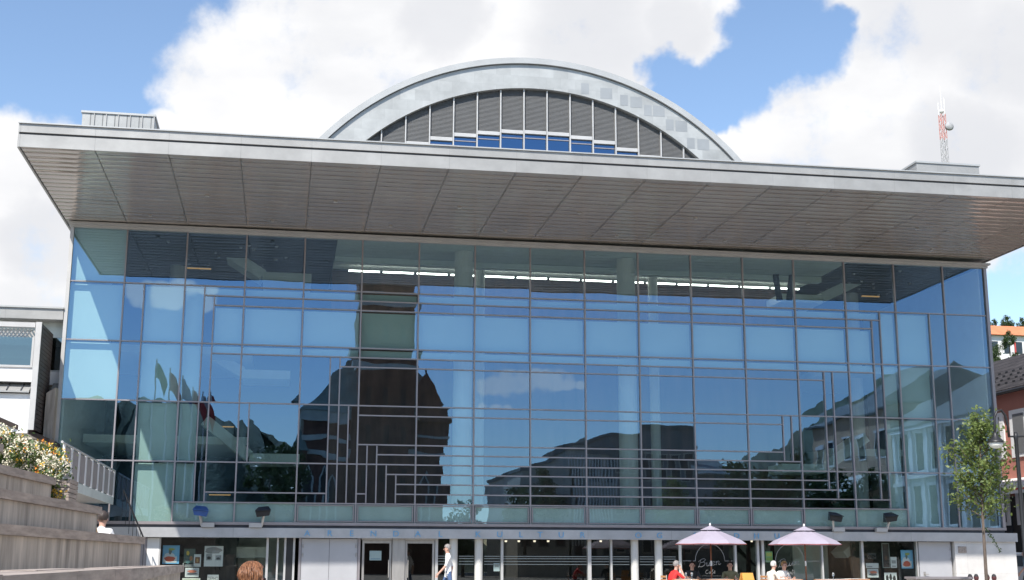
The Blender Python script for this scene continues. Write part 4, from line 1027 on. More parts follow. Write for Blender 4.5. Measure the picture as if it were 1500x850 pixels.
# telecom mast on the hill
ms = empty('telecom_mast', (at(1382, 200, 120).x, 120, 28), label='red and white lattice mast with a round dish rising behind the roof', cat='mast')
mz = at(1382, 168, 120).z - 28; w0 = .36
M['mastg'] = mat('grey mast steel', (.35, .35, .36), .6); M['mastr'] = mat('red mast paint', (.5, .2, .17), .6); 
nseg = 10
for k in range(nseg):
    za, zb = mz * k / nseg, mz * (k + 1) / nseg; b = MB()
    for x, y in ((-w0, -w0), (w0, -w0), (w0, w0), (-w0, w0)): b.tube([(x, y, za), (x, y, zb)], .05, 5)
    nz = 3
    for q in range(nz):
        c, d_ = za + (zb - za) * q / nz, za + (zb - za) * (q + 1) / nz
        for s0, s1 in (((-w0, -w0), (w0, -w0)), ((w0, -w0), (w0, w0)), ((w0, w0), (-w0, w0)), ((-w0, w0), (-w0, -w0))):
            b.tube([(s0[0], s0[1], c), (s1[0], s1[1], d_)], .03, 4); b.tube([(s1[0], s1[1], c), (s0[0], s0[1], d_)], .03, 4)
    link('lattice_section', b, M['mastr'] if k % 2 else M['mastg'], ms)
dish = MB().lathe([(.62, -.2), (.66, 0), (.5, .15), (.15, .22)], (0, 0, 0), 18); dish.v = [(z_ + 1.0, -y_ - .6, x_ + mz - 2.2) if False else (x_ + .75, -z_ - .6, y_ + mz - 2.0) for x_, y_, z_ in dish.v]
link('dish', dish, M['mastg'], ms, smooth=True)
for x, y, l in ((0, 0, 4.5), (.3, -.3, 2.5), (-.35, .3, 2)): link('aerial', MB().tube([(x, y, mz), (x, y, mz + l)], .05, 5), M['white'], ms)
link('beacon', MB().ball((0, 0, mz + .5), .35, 10), M['white'], ms)

# ================================================================== trees
LEAF1 = leaf_mat('street tree leaves', (.085, .135, .03), (.20, .25, .07), .4)
LEAF2 = leaf_mat('dark leaves', (.025, .05, .015), (.06, .10, .025), .3)
BARK = mat('bark', (.13, .10, .08), .85, 0, .25, 6, .01, (3, 3, .6))
def branchy(loc, spine, branches, leaf_s, nleaf, name, label, seed, lm, r0=.05, group=None, spread=.14):
    rn = random.Random(seed); t = empty(name, loc, label=label, cat='tree', group=group)
    tr = MB(); le = MB(); k = len(spine)
    tr.tube(spine, [r0 * (1 - .8 * i / (k - 1)) for i in range(k)], 9)
    tips = []
    for (z, az, ln, up) in branches:
        i = next((j for j in range(k - 1) if spine[j + 1][2] >= z), k - 2)
        a, b = Vector(spine[i]), Vector(spine[i + 1]); s = a.lerp(b, (z - a.z) / max(1e-6, b.z - a.z))
        d = Vector((math.cos(az), math.sin(az), up)).normalized(); pts = [s]
        for q in range(4): pts.append(pts[-1] + (d + Vector((rn.gauss(0, .14), rn.gauss(0, .14), rn.gauss(0, .12) + .04 * q))).normalized() * ln / 4)
        tr.tube(pts, [r0 * .32, r0 * .26, r0 * .2, r0 * .13, r0 * .06], 5)
        for q in range(1, 5): tips.append((pts[q], .6 + .2 * q))
        for q in (2, 3):
            e = pts[q] + Vector((rn.gauss(0, .16), rn.gauss(0, .16), rn.gauss(.1, .12))); tr.tube([pts[q], e], [r0 * .12, r0 * .05], 4); tips.append((e, 1)); tips.append((pts[q].lerp(e, .5), .8))
    link('trunk', tr, BARK, t, smooth=True)
    for i in range(nleaf):
        p, w = rn.choice(tips); q = p + Vector((rn.gauss(0, spread), rn.gauss(0, spread), rn.gauss(0, spread))) * (.5 + .5 * rn.random())
        quad(le, q, leaf_s * rn.uniform(.6, 1.25), rn, 1.15)
    link('crown', le, lm, t, fix=False)
    return t, tr, le
tx = at(1441, 800, -14).x
rt = random.Random(12)
br = []
for i in range(34):
    z = 2.4 + 2.5 * (i / 34) ** 1.05; f = (z - 2.3) / 3.2
    ln = (.55 + .75 * math.sin(min(1, f * 1.15 + .18) * math.pi)) * rt.uniform(.65, 1.05); az = i * 2.4 + rt.uniform(-.5, .5)
    br.append((z, az, ln * 1.0, .6 + f * .9))
lp = at(1396, 690, -14).x - tx
br += [(3.0, math.pi, 1.15, .95), (3.1, math.pi + .3, 1.0, .6), (2.9, 0.1, 1.1, .75), (3.3, -.2, 1.05, .55), (4.3, .3, .8, 1.6), (4.6, 2.2, .5, 2), (3.6, math.pi - .1, .95, 1.1)]
tree, trm, lem = branchy((tx, -14, G), [(0, 0, 0), (.02, .01, 1.2), (.03, 0, 2.3), (.06, .02, 3.2), (.1, 0, 4.2), (.14, .02, 4.8), (.2, .0, 5.08)], br, .052, 4100, 'young_street_tree', 'slender young tree with a thin pale trunk in front of the glass corner', 4, LEAF1, .052, spread=.12)
dr = MB().tube([(.06, -.04, 2.2), (.25, -.06, 1.9), (.45, -.08, 1.55)], [.012, .008, .004], 5); dl = MB()
for k in range(46):
    t = rt.random(); quad(dl, Vector((.06 + .40 * t + rt.gauss(0, .02), -.06 + rt.gauss(0, .02), 2.2 - .66 * t + rt.gauss(0, .03))), .035, rt, 1.1)
link('hanging_twig', merge(dr, dl), LEAF2, tree, fix=False)
def crown_mesh(seed, rx, ry, rz, n, s):
    rn = random.Random(seed); mb = MB(); cl = []
    for k in range(26):
        v = Vector((rn.gauss(0, 1), rn.gauss(0, 1), rn.gauss(0, 1))).normalized() * rn.uniform(.35, .95); cl.append((Vector((v.x * rx, v.y * ry, v.z * rz)), rn.uniform(.2, .42)))
    for i in range(n):
        c, w = rn.choice(cl); d = Vector((rn.gauss(0, 1), rn.gauss(0, 1), rn.gauss(0, 1))).normalized() * rn.random() ** .4
        quad(mb, c + Vector((d.x * rx, d.y * ry, d.z * rz)) * w, s * rn.uniform(.6, 1.3), rn, 1.1)
    return mb.mesh('crown', LEAF2, fix=False)
CR_ = [crown_mesh(k, 3.0, 3.0, 3.4, 2600, .22) for k in range(3)]
TRK = MB().tube([(0, 0, 0), (.05, 0, 2.5), (.1, .05, 6)], [.22, .17, .06], 8).mesh('trunk', BARK, True)
def far_tree(x, y, z, h, seed, label, group):
    t = empty('tree', (x, y, z), seed * 1.3, label=label, cat='tree', group=group); s = h / 9
    for me, nm, dz in ((TRK, 'trunk', 0), (CR_[seed % 3], 'crown', 5.6)):
        o = bpy.data.objects.new(nm, me); COL.objects.link(o); o.parent = t; o.location = (0, 0, dz * s); o.scale = (s, s, s)
    return t
hl = [(1451, 524, 116, 4.2), (1478, 500, 117.5, 3.4), (1487, 527, 118, 3), (1452, 480, 140, 4), (1475, 478, 142, 4), (1497, 479, 142, 4), (1457, 514, 118.6, 3.4)]
for i, (u, v, Y, h) in enumerate(hl):
    p = at(u, v, Y); far_tree(p.x, Y, p.z - h * .62, h, i, 'leafy tree on the hillside round the white building with the orange roof', 'hillside trees')

# ================================================================== street lamp, bollards, car, planter at the right
lp = empty('street_lamp', (at(1493, 700, -14.9).x, -14.9, G), label='black post lamp with a swan neck and a bell shaped glass by the young tree', cat='lamp')
pz = at(1493, 640, -14.9).z - G; dx = .0165
ln = lambda u: (u - 1493) * .01875
link('post', MB().lathe([(.11, 0), (.11, .5), (.06, .6), (.05, pz - .1), (.07, pz), (.04, pz + .12)], (0, 0, 0), 12), M['black'], lp, smooth=True)
link('crossbar', MB().tube([(-.22, 0, pz), (.5, 0, pz + .02)], .025, 8), M['black'], lp)
nk = [(-.20, 0, pz), (-.215, 0, pz + .3), (-.26, 0, pz + .56), (-.37, 0, pz + .70), (-.49, 0, pz + .68), (-.58, 0, pz + .5), (-.60, 0, pz + .2), (-.60, 0, pz + .05)]
link('swan_neck', MB().tube(nk, .032, 9), M['black'], lp, smooth=True)
hd = link('lamp_head', MB().lathe([(.03, .12), (.06, .06), (.08, .0), (.18, -.10), (.22, -.15), (.22, -.17)], (-.60, 0, pz), 18), M['black'], lp, smooth=True)
link('glass_bell', MB().lathe([(.19, -.17), (.17, -.25), (.10, -.31), (.02, -.33)], (-.60, 0, pz), 18), mat('frosted lamp glass', (.75, .74, .68), .3, 0, .03), hd, smooth=True)
lp2 = [(.62, 0, pz), (.65, 0, pz + .4)]
for i, (u, lab) in enumerate(((1421, 'dark red bollard furthest from the young tree trunk'), (1430, 'dark red bollard between the outermost one and the tree trunk'), (1446, 'dark red bollard just past the young tree trunk'), (1456, 'dark red bollard nearest the parked grey car'))):
    b = empty('bollard', (at(u, 845, -9).x, -9, G), label=lab, cat='bollard', group='bollards by the young tree')
    link('post', MB().lathe([(.065, 0), (.06, .78), (.075, .8), (.075, .86)], (0, 0, 0), 12), mat('dark red bollard paint', (.10, .03, .03), .5), b)
    link('cap', MB().lathe([(.07, .86), (.05, .92), (.01, .94)], (0, 0, 0), 12), M['black'], b)
bp_ = empty('stone_planter', (at(1375, 848, -12).x, -12, G), label='long low grey stone planter in front of the grey steel door', cat='planter')
zz = at(1375, 845, -12).z - G; hw = .82
link('trough', MB().box(-hw, hw, -.3, .3, 0, zz - .06), M['concrete'], bp_); link('rim', MB().box(-hw - .04, hw + .04, -.34, .34, zz - .06, zz), M['alu'], bp_)
# car
cl_ = empty('parked_car', (at(1481, 830, 2).x, 2, G), label='boxy grey off-road car at the street corner, mostly out of frame', cat='car')
M['carp'] = mat('grey car paint', (.36, .36, .37), .3, .4, .04)
ck = .93
b = MB().prism([(0, .45), (0, 1.05), (.06, 1.1), (3.3, 1.1), (4.3, 1.02), (4.4, .5), (4.2, .40), (.1, .40)], 'y', 0, 1.75)
link('body', b, M['carp'], cl_)
link('cabin', MB().prism([(.03, 1.1), (.12, 1.6), (.3, 1.66), (2.6, 1.66), (3.15, 1.1)], 'y', .08, 1.67), M['carp'], cl_)
link('roof', MB().box(.22, 2.6, .1, 1.65, 1.662, 1.70), M['white'], cl_)
for x0, x1 in ((.2, .85), (.95, 1.7), (1.8, 2.6)): link('side_window', MB().box(x0, x1, .06, .078, 1.15, 1.58), WINM, cl_)
TY_ = mat('tyre rubber', (.02, .02, .02), .8)
for x in (.75, 3.5):
    for y in (-.02, 1.6):
        wv = MB().lathe([(.36, -.1), (.38, 0), (.36, .1)], (0, 0, 0), 18); wv.v = [(a + x, c_ + y + .1, b_ + .38) for a, b_, c_ in wv.v]
        w = link('wheel', wv, TY_, cl_); rm = MB().lathe([(.2, -.115), (.2, .115)], (0, 0, 0), 14); rm.v = [(a + x, c_ + y + .1, b_ + .38) for a, b_, c_ in rm.v]; link('rim', rm, M['steel'], w)
link('tail_lamp', MB().box(-.03, .0, .08, .22, .75, 1.02), M['redm'], cl_); link('tail_lamp', MB().box(-.03, .0, 1.53, 1.67, .75, 1.02), M['redm'], cl_)
link('headlight', MB().box(4.36, 4.42, .1, .35, .72, .92), M['white'], cl_); link('headlight', MB().box(4.36, 4.42, 1.4, 1.65, .72, .92), M['white'], cl_)
link('bumper', MB().box(-.08, .02, .02, 1.73, .40, .56), M['black'], cl_)
pr_ = at(1497, 815, 1)
figure('person', (pr_.x + .02, .8, G), Hd(60), standing(1.74, .3), dict(top=LB, bottom=BK, shoe=SHOE, hair=HD, upper='skin'), label='person in a light blue vest and dark trousers walking past the grey car')

# ================================================================== what stands behind the camera (seen in the glass)
BRICK = mat('dark red church brick', (.13, .06, .045), .8, 0, .35, .9)
COPPER = mat('patina copper roof', (.19, .26, .24), .6, 0, .25, .8)
STONE = mat('grey green stone trim', (.42, .46, .44), .8, 0, .15, .6)
chh = empty('church', (17.5, -110, 0), label='dark brick church with a tall tower, mirrored in the glass front', cat='church')
def CB(name, x0, x1, y0, y1, z0, z1, m, parent=None): return link(name, MB().box(x0, x1, y0, y1, z0, z1), m, parent or chh)
CB('nave', -7.6, 8.8, -24, 9, 0, 17.2, BRICK)
CB('cornice', -7.9, 9.1, -24.2, 9.3, 17.2, 18.4, STONE); CB('string_course', -7.75, 8.95, -24, 9.15, 13.2, 13.9, STONE); CB('string_course', -7.75, 8.95, -24, 9.15, 15.2, 15.6, STONE)
link('roof', MB().add([(-8.2, -24.4, 18.4), (9.4, -24.4, 18.4), (9.4, 9.5, 18.4), (-8.2, 9.5, 18.4), (-2.2, -20, 25), (4.9, -20, 25), (4.9, 4, 25), (-2.2, 4, 25)], [(0, 1, 5, 4), (1, 2, 6, 5), (2, 3, 7, 6), (3, 0, 4, 7), (4, 5, 6, 7)]), COPPER, chh)
CB('tower', -1.75, 5.05, 3, 10, 0, 38, BRICK); 
tw = CB('tower_stage', -1.6, 4.9, 3.2, 9.8, 38, 48, BRICK)
for z in (23.4, 25.4, 31.2, 37.6): CB('string_course', -1.9, 5.2, 2.9, 10.15, z, z + .7, STONE)
for x in (-.2, 2.0, 4.0): CB('belfry_opening', x - .5, x + .5, 10.02, 10.06, 32.4, 35.6, M['black'])
link('spire', MB().add([(-1.9, 2.9, 48), (5.2, 2.9, 48), (5.2, 10.1, 48), (-1.9, 10.1, 48), (1.65, 6.5, 78)], [(0, 1, 4), (1, 2, 4), (2, 3, 4), (3, 0, 4), (3, 2, 1, 0)]), COPPER, chh)
for x in (-6.0, -4.2, 6.8):
    w = link('window', MB().prism([(x - .6, 4), (x + .6, 4), (x + .6, 10.5), (x, 12), (x - .6, 10.5)], 'y', 9.02, 9.12), STONE, chh); link('pane', MB().prism([(x - .4, 4.2), (x + .4, 4.2), (x + .4, 10.4), (x, 11.6), (x - .4, 10.4)], 'y', 9.13, 9.16), M['black'], w)
for x in (-.3, 1.65, 3.6):
    for z in (4.5, 9.5, 14.6, 19.2, 27):
        w = link('tower_window', MB().prism([(x - .45, z), (x + .45, z), (x + .45, z + 2.1), (x, z + 2.8), (x - .45, z + 2.1)], 'y', 10.01, 10.1), BRICK, chh); link('pane', MB().box(x - .28, x + .28, 10.11, 10.13, z + .15, z + 2.0), M['black'], w)
gbl = link('side_gable', MB().prism([(5.4, 17), (9.1, 17), (9.1, 18.5), (7.2, 22.2), (5.4, 19.5)], 'y', 6, 9.6), BRICK, chh)
link('cross', MB().box(7.12, 7.28, 8.6, 8.8, 22.2, 24.0).box(6.75, 7.65, 8.62, 8.78, 23.1, 23.28), M['black'], gbl)
CB('turret', -8.9, -7.0, 7, 9.6, 0, 13.6, BRICK); link('turret_roof', MB().add([(-9.1, 6.8, 13.6), (-6.8, 6.8, 13.6), (-6.8, 9.8, 13.6), (-9.1, 9.8, 13.6), (-7.95, 8.3, 16.5)], [(0, 1, 4), (1, 2, 4), (2, 3, 4), (3, 0, 4), (3, 2, 1, 0)]), COPPER, chh)
WHS = mat('white stucco', (.62, .63, .60), .8, 0, .06, .5); TAN = mat('tan plaster', (.55, .38, .26), .85, 0, .1, .4); GREY = mat('grey render', (.2, .2, .195), .85, 0, .15, .4)
DR = mat('dark slate roof', (.12, .14, .14), .6, 0, .2, .6); LG = mat('light concrete', (.42, .39, .34), .85, 0, .1, .5)
house('office_block', (42, -78, 0), 7.6, 16, 13.2, 0, GREY, DR, 'dark flat roofed office block mirrored beside the middle columns', win=[('b', 6, 3, .7, 1.7, 2.5, 3.4)], framem=LG)
house('office_block', (36.2, -80, 0), 4.0, 20, 11.7, 0, LG, DR, 'narrow pale block with a stepped roof mirrored in the glass', win=[('b', 3, 3, .6, 1.6, 2.2, 3.3)], framem=GREY)
nbk = [o for o in bpy.data.objects if o.name.startswith('office_block') and o.parent is None][-1]
for k in range(14): link('facade_rib', MB().box(-1.9 + k * .29 - .05, -1.9 + k * .29 + .05, 10.0, 10.14, 3, 11.2), WHS, nbk)
house('office_block', (31.6, -79, 0), 4.8, 18, 10.0, 0, LG, DR, 'lowest pale block at the foot of the mirrored row', win=[('b', 3, 2, .8, 1.5, 3, 3.2)], framem=GREY)
house('gabled_house', (54, -103, 0), 9, 14, 11.6, 13.4, GREY, DR, 'grey gabled house with a chimney mirrored low in the glass', chimney=(1.5, 3, 15.6), win=[('b', 4, 2, .9, 1.5, 3, 3.4)], framem=LG)
house('tan_building', (57, -45.0, 0), 14, 14.5, 12.4, 16.3, TAN, DR, 'tan plastered town house with a dark hipped roof mirrored in the glass', hip=.55, axis='y', win=[('l', 5, 1, 1.0, 1.6, 9.0, 3.4)], winm=WINM)
aw2 = link('glass_awning', MB().hexa([(48.2, -52, 6.3), (50, -52, 6.9), (50, -38, 6.9), (48.2, -38, 6.3)], [(48.2, -52, 6.4), (50, -52, 7.8), (50, -38, 7.8), (48.2, -38, 6.4)]), WHS); tag(aw2, 'sloping pale awning on the tan town house', 'awning')
wb = house('white_town_house', (57, -30.8, 0), 14, 12.6, 10.6, 15.6, WHS, DR, 'white stucco town house with tall framed windows mirrored at the end of the glass', hip=.8, axis='y', win=[('l', 6, 2, .95, 2.5, 1.6 + 2.2, 3.7), ('b', 5, 2, .95, 2.5, 3.8, 3.7)])
for z in (3.1, 6.75, 10.2): link('cornice', MB().box(-7.35, -7.0, -6.4, 6.4, z, z + .35), M['white'], wb)
for k in range(7): link('pilaster', MB().box(-7.16, -7.0, -6.3 + k * 2.1 - .18, -6.3 + k * 2.1 + .18, 0, 10.2), M['white'], wb)
# flagpoles
flagm = [mat('green flag', (.05, .16, .08), .8), mat('red flag', (.4, .05, .05), .8), mat('blue flag', (.05, .08, .3), .8), mat('white flag', (.5, .5, .5), .8)]
for i, (u, v, c) in enumerate(((232, 530, 0), (252, 545, 1), (270, 552, 2), (285, 566, 1), (298, 568, 3), (306, 576, 1))):
    p = mir(u, v, 50); f = empty('flagpole', (p.x, p.y, G), label='tall flagpole with a hanging %s flag, mirrored in the glass' % ('green', 'red', 'blue', 'red', 'white', 'red')[i], cat='flagpole', group='flagpoles behind the square')
    h = p.z - G; link('pole', MB().tube([(0, 0, 0), (0, 0, h)], [.08, .045], 8), M['alu_light'], f)
    fb = MB(); n = 10; vs = []
    for q in range(n + 1):
        t = q / n; x = .06 + .8 * t; z = h - .3 - 1.3 * t * t - .3 * t; y = .16 * math.sin(t * 7 + i)
        vs += [(x, y, z), (x * .82, y + .08, z - 1.3 + .3 * t)]
    fb.add(vs, [(2 * q, 2 * q + 2, 2 * q + 3, 2 * q + 1) for q in range(n)]); link('flag', fb, flagm[c], f, fix=False, smooth=True)
for i, (u, v, Y, h) in enumerate(((395, 680, 75, 8), (430, 690, 80, 7), (680, 735, 70, 7), (770, 725, 66, 6.5), (795, 715, 68, 6), (1095, 712, 58, 9), (1130, 705, 54, 8), (1165, 700, 52, 8), (1205, 712, 44, 6.5), (1255, 705, 38, 6.5), (1075, 720, 66, 9), (1290, 715, 36, 6))):
    p = mir(u, v, Y); far_tree(p.x, p.y, 0 if p.z < 7 else max(0, p.z - h * .8), h if p.z < 7 else h, i, 'dark leafy tree across the square, seen mirrored in the glass', 'trees across the square')

# ================================================================== ground, hills, sky
M['paving'] = grid_mat('granite paving', (.36, .34, .315), .9, .6, 'XY', .1, .008, .6, .8, 0, .003, .5, .2)
link('ground', MB().box(-60, 75, -130, 60, -.5, G), M['paving'], kind='structure')
M['field'] = mat('grass and gravel land', (.07, .10, .04), .95, 0, .3, .02)
ter = MB(); n = 60; S = 3000
def hz(x, y):
    z = -.25
    z += 27 * math.exp(-(((x - 150) / 62) ** 2 + ((y - 150) / 42) ** 2))
    return z
g_ = [-3000, -1500, -700] + list(range(-400, 401, 20)) + [700, 1500, 3000]
for y in g_:
    for x in g_: ter.v.append((x, y, hz(x, y)))
L_ = len(g_)
for j in range(L_ - 1):
    for i in range(L_ - 1): ter.f.append((j * L_ + i, j * L_ + i + 1, (j + 1) * L_ + i + 1, (j + 1) * L_ + i)); ter.m.append(0)
link('terrain', ter, M['field'], kind='structure', smooth=True, fix=False)
M['forest'] = mat('wooded hill', (.085, .115, .085), .95, 0, .35, .12, 1.0)  # hill green lightened so distance haze is part of its colour
def ridge(pts, dep, name):
    mb = MB(); vs = []; fs = []; rn = random.Random(8); P = []
    for (a, b) in zip(pts, pts[1:]):
        for q in range(8):
            p = Vector(a).lerp(Vector(b), q / 8); P.append((p.x, p.y, p.z + rn.uniform(-.6, .6)))
    P.append(pts[-1])
    for x, y, z in P: vs += [(x, y + dep * 1.2, -.3), (x + rn.gauss(0, 3), y + dep * .5 + rn.gauss(0, 3), z * .62), (x, y, z), (x, y - dep * 1.2, -.3)]
    for i in range(len(P) - 1):
        for q in range(3): fs.append((4 * i + q, 4 * i + 4 + q, 4 * i + 5 + q, 4 * i + 1 + q))
    mb.add(vs, fs); link(name, mb, M['forest'], kind='structure', smooth=True)
ridge([(-220, -265, 12), (-120, -260, 34), (-40, -258, 40), (-26, -260, 38.5), (-10.6, -260, 36.5), (-2.6, -260, 32.6), (8.6, -260, 26), (21.5, -260, 18), (40, -262, 10), (60, -265, 5)], 40, 'hill')
ridge([(85, -265, 6), (100, -262, 13), (108, -260, 17.5), (119.4, -260, 24), (125, -260, 28.5), (132, -260, 31), (139, -260, 38), (160, -262, 48), (220, -268, 50), (320, -280, 30)], 40, 'hill')

# ---- sun and sky
sd = Vector((.562, 1, -1.347)).normalized()
sl_ = bpy.data.lights.new('sun', 'SUN'); so_ = bpy.data.objects.new('sun', sl_); COL.objects.link(so_)
so_.rotation_euler = sd.to_track_quat('-Z', 'Y').to_euler(); sl_.energy = 5.0; sl_.angle = math.radians(.53); sl_.color = (1, .955, .88)
EL = math.asin(-sd.z); AZ = math.atan2(-sd.x, -sd.y)
w = bpy.data.worlds.new('World'); scene.world = w; w.use_nodes = True; nt = w.node_tree; nt.nodes.clear(); L = nt.links.new
out = nt.nodes.new('ShaderNodeOutputWorld'); bg = nt.nodes.new('ShaderNodeBackground'); L(bg.outputs[0], out.inputs[0])
sky = nt.nodes.new('ShaderNodeTexSky'); sky.sky_type = 'NISHITA'; sky.sun_disc = False; sky.sun_elevation = EL; sky.sun_rotation = AZ % (2 * math.pi)
sky.air_density = 1.0; sky.dust_density = .1; sky.ozone_density = 1.6
BGS = .15; bg.inputs[1].default_value = BGS
tc = N(nt, 'ShaderNodeTexCoord'); D = tc.outputs['Generated']
def rdir(u, v): return ray(u, v).normalized()
clouds = []   # (direction, radius in degrees, weight)
PXD = math.degrees(1 / FPX)
for u, v, r in ((345, 120, 110), (420, 60, 100), (520, 70, 130), (600, 20, 120), (700, 60, 150), (800, 50, 150), (900, 60, 130), (1000, 20, 110), (1050, 40, 50), (330, 170, 80), (420, 170, 110), (560, 160, 140), (30, 300, 130), (0, 230, 70), (60, 400, 120), (20, 500, 120), (70, 235, 50), (245, 200, 40),
                (1090, 240, 70), (1150, 200, 110), (1220, 150, 110), (1280, 110, 100), (1330, 180, 160), (1450, 150, 170), (1250, 260, 150), (1420, 280, 160), (1200, 10, 60), (1290, 0, 90), (1400, 20, 120), (1500, 60, 120), (1550, 200, 170), (1480, 380, 40)):
    clouds.append((rdir(u, v), r * PXD, 1))
def back(u, v):
    d = rdir(u, v); return Vector((d.x, -d.y, d.z)).normalized()
for u, v, r in ((722, 562, 13), (738, 558, 16), (756, 556, 18), (774, 558, 18), (792, 557, 18), (810, 560, 17), (828, 562, 14), (846, 564, 10), (205, 432, 16), (225, 434, 20), (250, 430, 20), (275, 432, 18), (300, 436, 16), (720, 592, 9), (740, 594, 10), (758, 594, 8)):
    clouds.append((back(u, v), r * PXD, .85))
for az, el, r in ((60, 25, 14), (75, 32, 12), (100, 20, 13), (250, 38, 12), (285, 22, 15), (300, 30, 12), (130, 50, 12), (20, 60, 14)):
    a, e = math.radians(az), math.radians(el); clouds.append((Vector((math.sin(a) * math.cos(e), math.cos(a) * math.cos(e), math.sin(e))), r, 1))
holes = [(rdir(1485, 450), 62), (rdir(1150, 10), 60), (rdir(1110, 50), 50), (rdir(1190, 70), 52), (rdir(1000, 130), 46), (rdir(1080, 120), 52), (rdir(1130, 80), 56), (rdir(980, 100), 34), (rdir(1020, 170), 34), (rdir(1215, 40), 34), (rdir(1060, 165), 30)]
# domain warp
nw = N(nt, 'ShaderNodeTexNoise', i_Scale=11., i_Detail=5, i_Roughness=.6); L(D, nw.inputs[0])
sb = N(nt, 'ShaderNodeVectorMath', operation='SUBTRACT'); sb.inputs[1].default_value = (.5, .5, .5); L(nw.outputs['Color'], sb.inputs[0])
sc_ = N(nt, 'ShaderNodeVectorMath', operation='SCALE'); sc_.inputs['Scale'].default_value = .05; L(sb.outputs[0], sc_.inputs[0])
ad = N(nt, 'ShaderNodeVectorMath', operation='ADD'); L(D, ad.inputs[0]); L(sc_.outputs[0], ad.inputs[1])
adn = N(nt, 'ShaderNodeVectorMath', operation='NORMALIZE'); L(ad.outputs[0], adn.inputs[0]); ad = adn
sc2 = N(nt, 'ShaderNodeVectorMath', operation='SCALE'); sc2.inputs['Scale'].default_value = .010; L(sb.outputs[0], sc2.inputs[0])
ad2 = N(nt, 'ShaderNodeVectorMath', operation='ADD'); L(D, ad2.inputs[0]); L(sc2.outputs[0], ad2.inputs[1])
adn2 = N(nt, 'ShaderNodeVectorMath', operation='NORMALIZE'); L(ad2.outputs[0], adn2.inputs[0]); ad2 = adn2
sc3 = N(nt, 'ShaderNodeVectorMath', operation='SCALE'); sc3.inputs['Scale'].default_value = .075; L(sb.outputs[0], sc3.inputs[0])
ad3 = N(nt, 'ShaderNodeVectorMath', operation='ADD'); L(D, ad3.inputs[0]); L(sc3.outputs[0], ad3.inputs[1])
adh = N(nt, 'ShaderNodeVectorMath', operation='NORMALIZE'); L(ad3.outputs[0], adh.inputs[0])
def blob(d, rdeg, wt, src=None):
    dt = N(nt, 'ShaderNodeVectorMath', operation='DOT_PRODUCT'); dt.inputs[1].default_value = d; L((src or (ad if rdeg > 1.6 else ad2)).outputs[0], dt.inputs[0])
    cr = math.cos(math.radians(rdeg)); k = 1 / (1 - cr)
    ma = N(nt, 'ShaderNodeMath', operation='MULTIPLY_ADD'); L(dt.outputs['Value'], ma.inputs[0]); ma.inputs[1].default_value = k * wt; ma.inputs[2].default_value = -cr * k * wt
    return ma.outputs[0]
def vmax(vals):
    cur = vals[0]
    for v in vals[1:]:
        m_ = N(nt, 'ShaderNodeMath', operation='SMOOTH_MAX'); m_.inputs[2].default_value = .12; L(cur, m_.inputs[0]); L(v, m_.inputs[1]); cur = m_.outputs[0]
    return cur
fld = vmax([blob(*c) for c in clouds]); hol = vmax([blob(d, r * PXD, 1, adh) for d, r in [(d_, r_ * 1.2) for d_, r_ in holes]])
hm = N(nt, 'ShaderNodeMath', operation='MAXIMUM'); L(hol, hm.inputs[0]); hm.inputs[1].default_value = -.15
f1 = N(nt, 'ShaderNodeMath', operation='MULTIPLY_ADD'); L(hm.outputs[0], f1.inputs[0]); f1.inputs[1].default_value = -.75; f1.inputs[2].default_value = -.3
fmin = N(nt, 'ShaderNodeMath', operation='MINIMUM'); L(fld, fmin.inputs[0]); fmin.inputs[1].default_value = .6
f2 = N(nt, 'ShaderNodeMath', operation='ADD'); L(fmin.outputs[0], f2.inputs[0]); L(f1.outputs[0], f2.inputs[1])
n1 = N(nt, 'ShaderNodeTexNoise', i_Scale=19., i_Detail=10, i_Roughness=.60); L(D, n1.inputs[0])
ns = N(nt, 'ShaderNodeMath', operation='MULTIPLY_ADD'); L(n1.outputs[0], ns.inputs[0]); ns.inputs[1].default_value = 1.6; ns.inputs[2].default_value = -.8
f3 = N(nt, 'ShaderNodeMath', operation='ADD'); L(ns.outputs[0], f3.inputs[0]); L(f2.outputs[0], f3.inputs[1])
al = N(nt, 'ShaderNodeMapRange', interpolation_type='SMOOTHSTEP'); al.inputs[1].default_value = -.30; al.inputs[2].default_value = .36; L(f3.outputs[0], al.inputs[0])
n2 = N(nt, 'ShaderNodeTexNoise', i_Scale=7., i_Detail=6, i_Roughness=.5); mp = N(nt, 'ShaderNodeMapping'); mp.inputs['Location'].default_value = (3.1, 1.7, .4); mp.inputs['Scale'].default_value = (1, 1, 2.2); L(D, mp.inputs[0]); L(mp.outputs[0], n2.inputs[0])
cm = N(nt, 'ShaderNodeMapRange', interpolation_type='SMOOTHSTEP'); cm.inputs[1].default_value = .36; cm.inputs[2].default_value = .62; L(n2.outputs[0], cm.inputs[0])
sdn = N(nt, 'ShaderNodeVectorMath', operation='DOT_PRODUCT'); sdn.inputs[1].default_value = -sd; L(D, sdn.inputs[0])
sg = N(nt, 'ShaderNodeMapRange'); sg.inputs[1].default_value = 0; sg.inputs[2].default_value = .9; sg.inputs[3].default_value = 1; sg.inputs[4].default_value = 2.2; L(sdn.outputs['Value'], sg.inputs[0])
CW = N(nt, 'ShaderNodeMix', data_type='RGBA'); gb = vmax([blob(rdir(u, v), r * PXD, 1, adh) for u, v, r in ((860, 60, 120), (1000, 30, 60), (1350, 5, 110), (1480, 50, 100), (60, 350, 70), (1420, 215, 70), (640, 30, 60))])
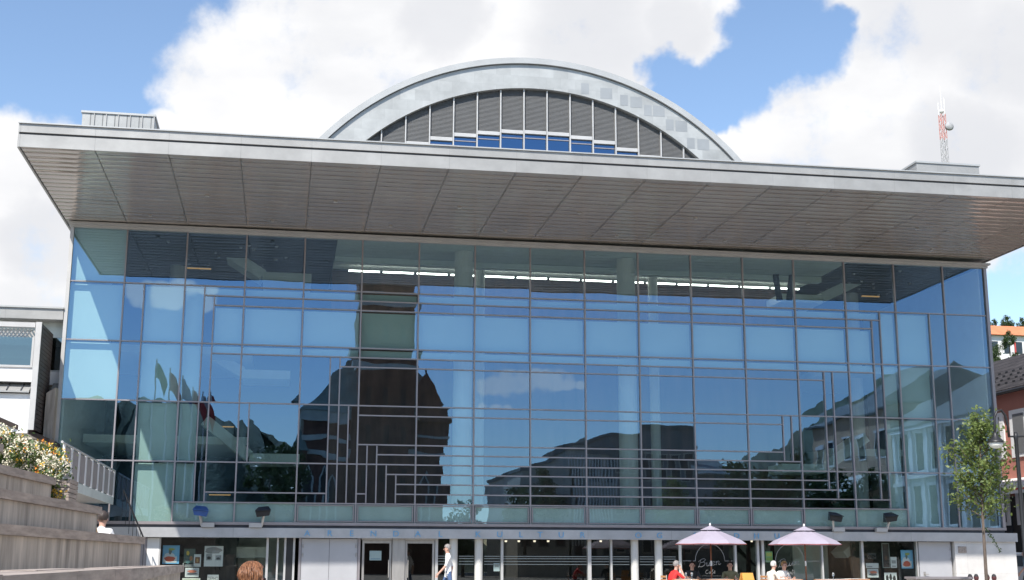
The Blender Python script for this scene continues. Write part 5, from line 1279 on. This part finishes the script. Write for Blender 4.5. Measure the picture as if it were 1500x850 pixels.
gm = N(nt, 'ShaderNodeMapRange', interpolation_type='SMOOTHSTEP'); gm.inputs[1].default_value = -.3; gm.inputs[2].default_value = .8; gm.inputs[3].default_value = 1; gm.inputs[4].default_value = .35; L(gb, gm.inputs[0])
gx2 = N(nt, 'ShaderNodeMath', operation='MULTIPLY_ADD'); L(cm.outputs[0], gx2.inputs[0]); gx2.inputs[1].default_value = .5; gx2.inputs[2].default_value = .5
gx3 = N(nt, 'ShaderNodeMath', operation='MULTIPLY'); L(gx2.outputs[0], gx3.inputs[0]); L(gm.outputs[0], gx3.inputs[1])
L(gx3.outputs[0], CW.inputs[0])
CLOUDK = .74 / BGS
CW.inputs[6].default_value = (.76 * CLOUDK, .775 * CLOUDK, .82 * CLOUDK, 1); CW.inputs[7].default_value = (1.02 * CLOUDK, 1.02 * CLOUDK, 1.03 * CLOUDK, 1)
CW2 = N(nt, 'ShaderNodeMix', data_type='RGBA', blend_type='MULTIPLY', clamp_result=False); CW2.inputs[0].default_value = 1; L(CW.outputs[2], CW2.inputs[6]); L(sg.outputs[0], CW2.inputs[7])
sk2 = N(nt, 'ShaderNodeMix', data_type='RGBA', blend_type='MULTIPLY'); sk2.inputs[0].default_value = 1; L(sky.outputs[0], sk2.inputs[6]); sk2.inputs[7].default_value = (1.0, 1.0, 1.0, 1)
fin_ = N(nt, 'ShaderNodeMix', data_type='RGBA'); L(al.outputs[0], fin_.inputs[0]); L(sk2.outputs[2], fin_.inputs[6]); L(CW2.outputs[2], fin_.inputs[7]); L(fin_.outputs[2], bg.inputs[0])
vs_ = scene.view_settings; vs_.view_transform = 'Standard'; vs_.look = 'None'; vs_.exposure = 0.45; vs_.gamma = 1; vs_.use_curve_mapping = False
scene.render.engine = 'CYCLES'; cy = scene.cycles
cy.max_bounces = 8; cy.diffuse_bounces = 3; cy.glossy_bounces = 4; cy.transparent_max_bounces = 12; cy.transmission_bounces = 4; cy.caustics_reflective = False; cy.caustics_refractive = False; cy.sample_clamp_indirect = 6
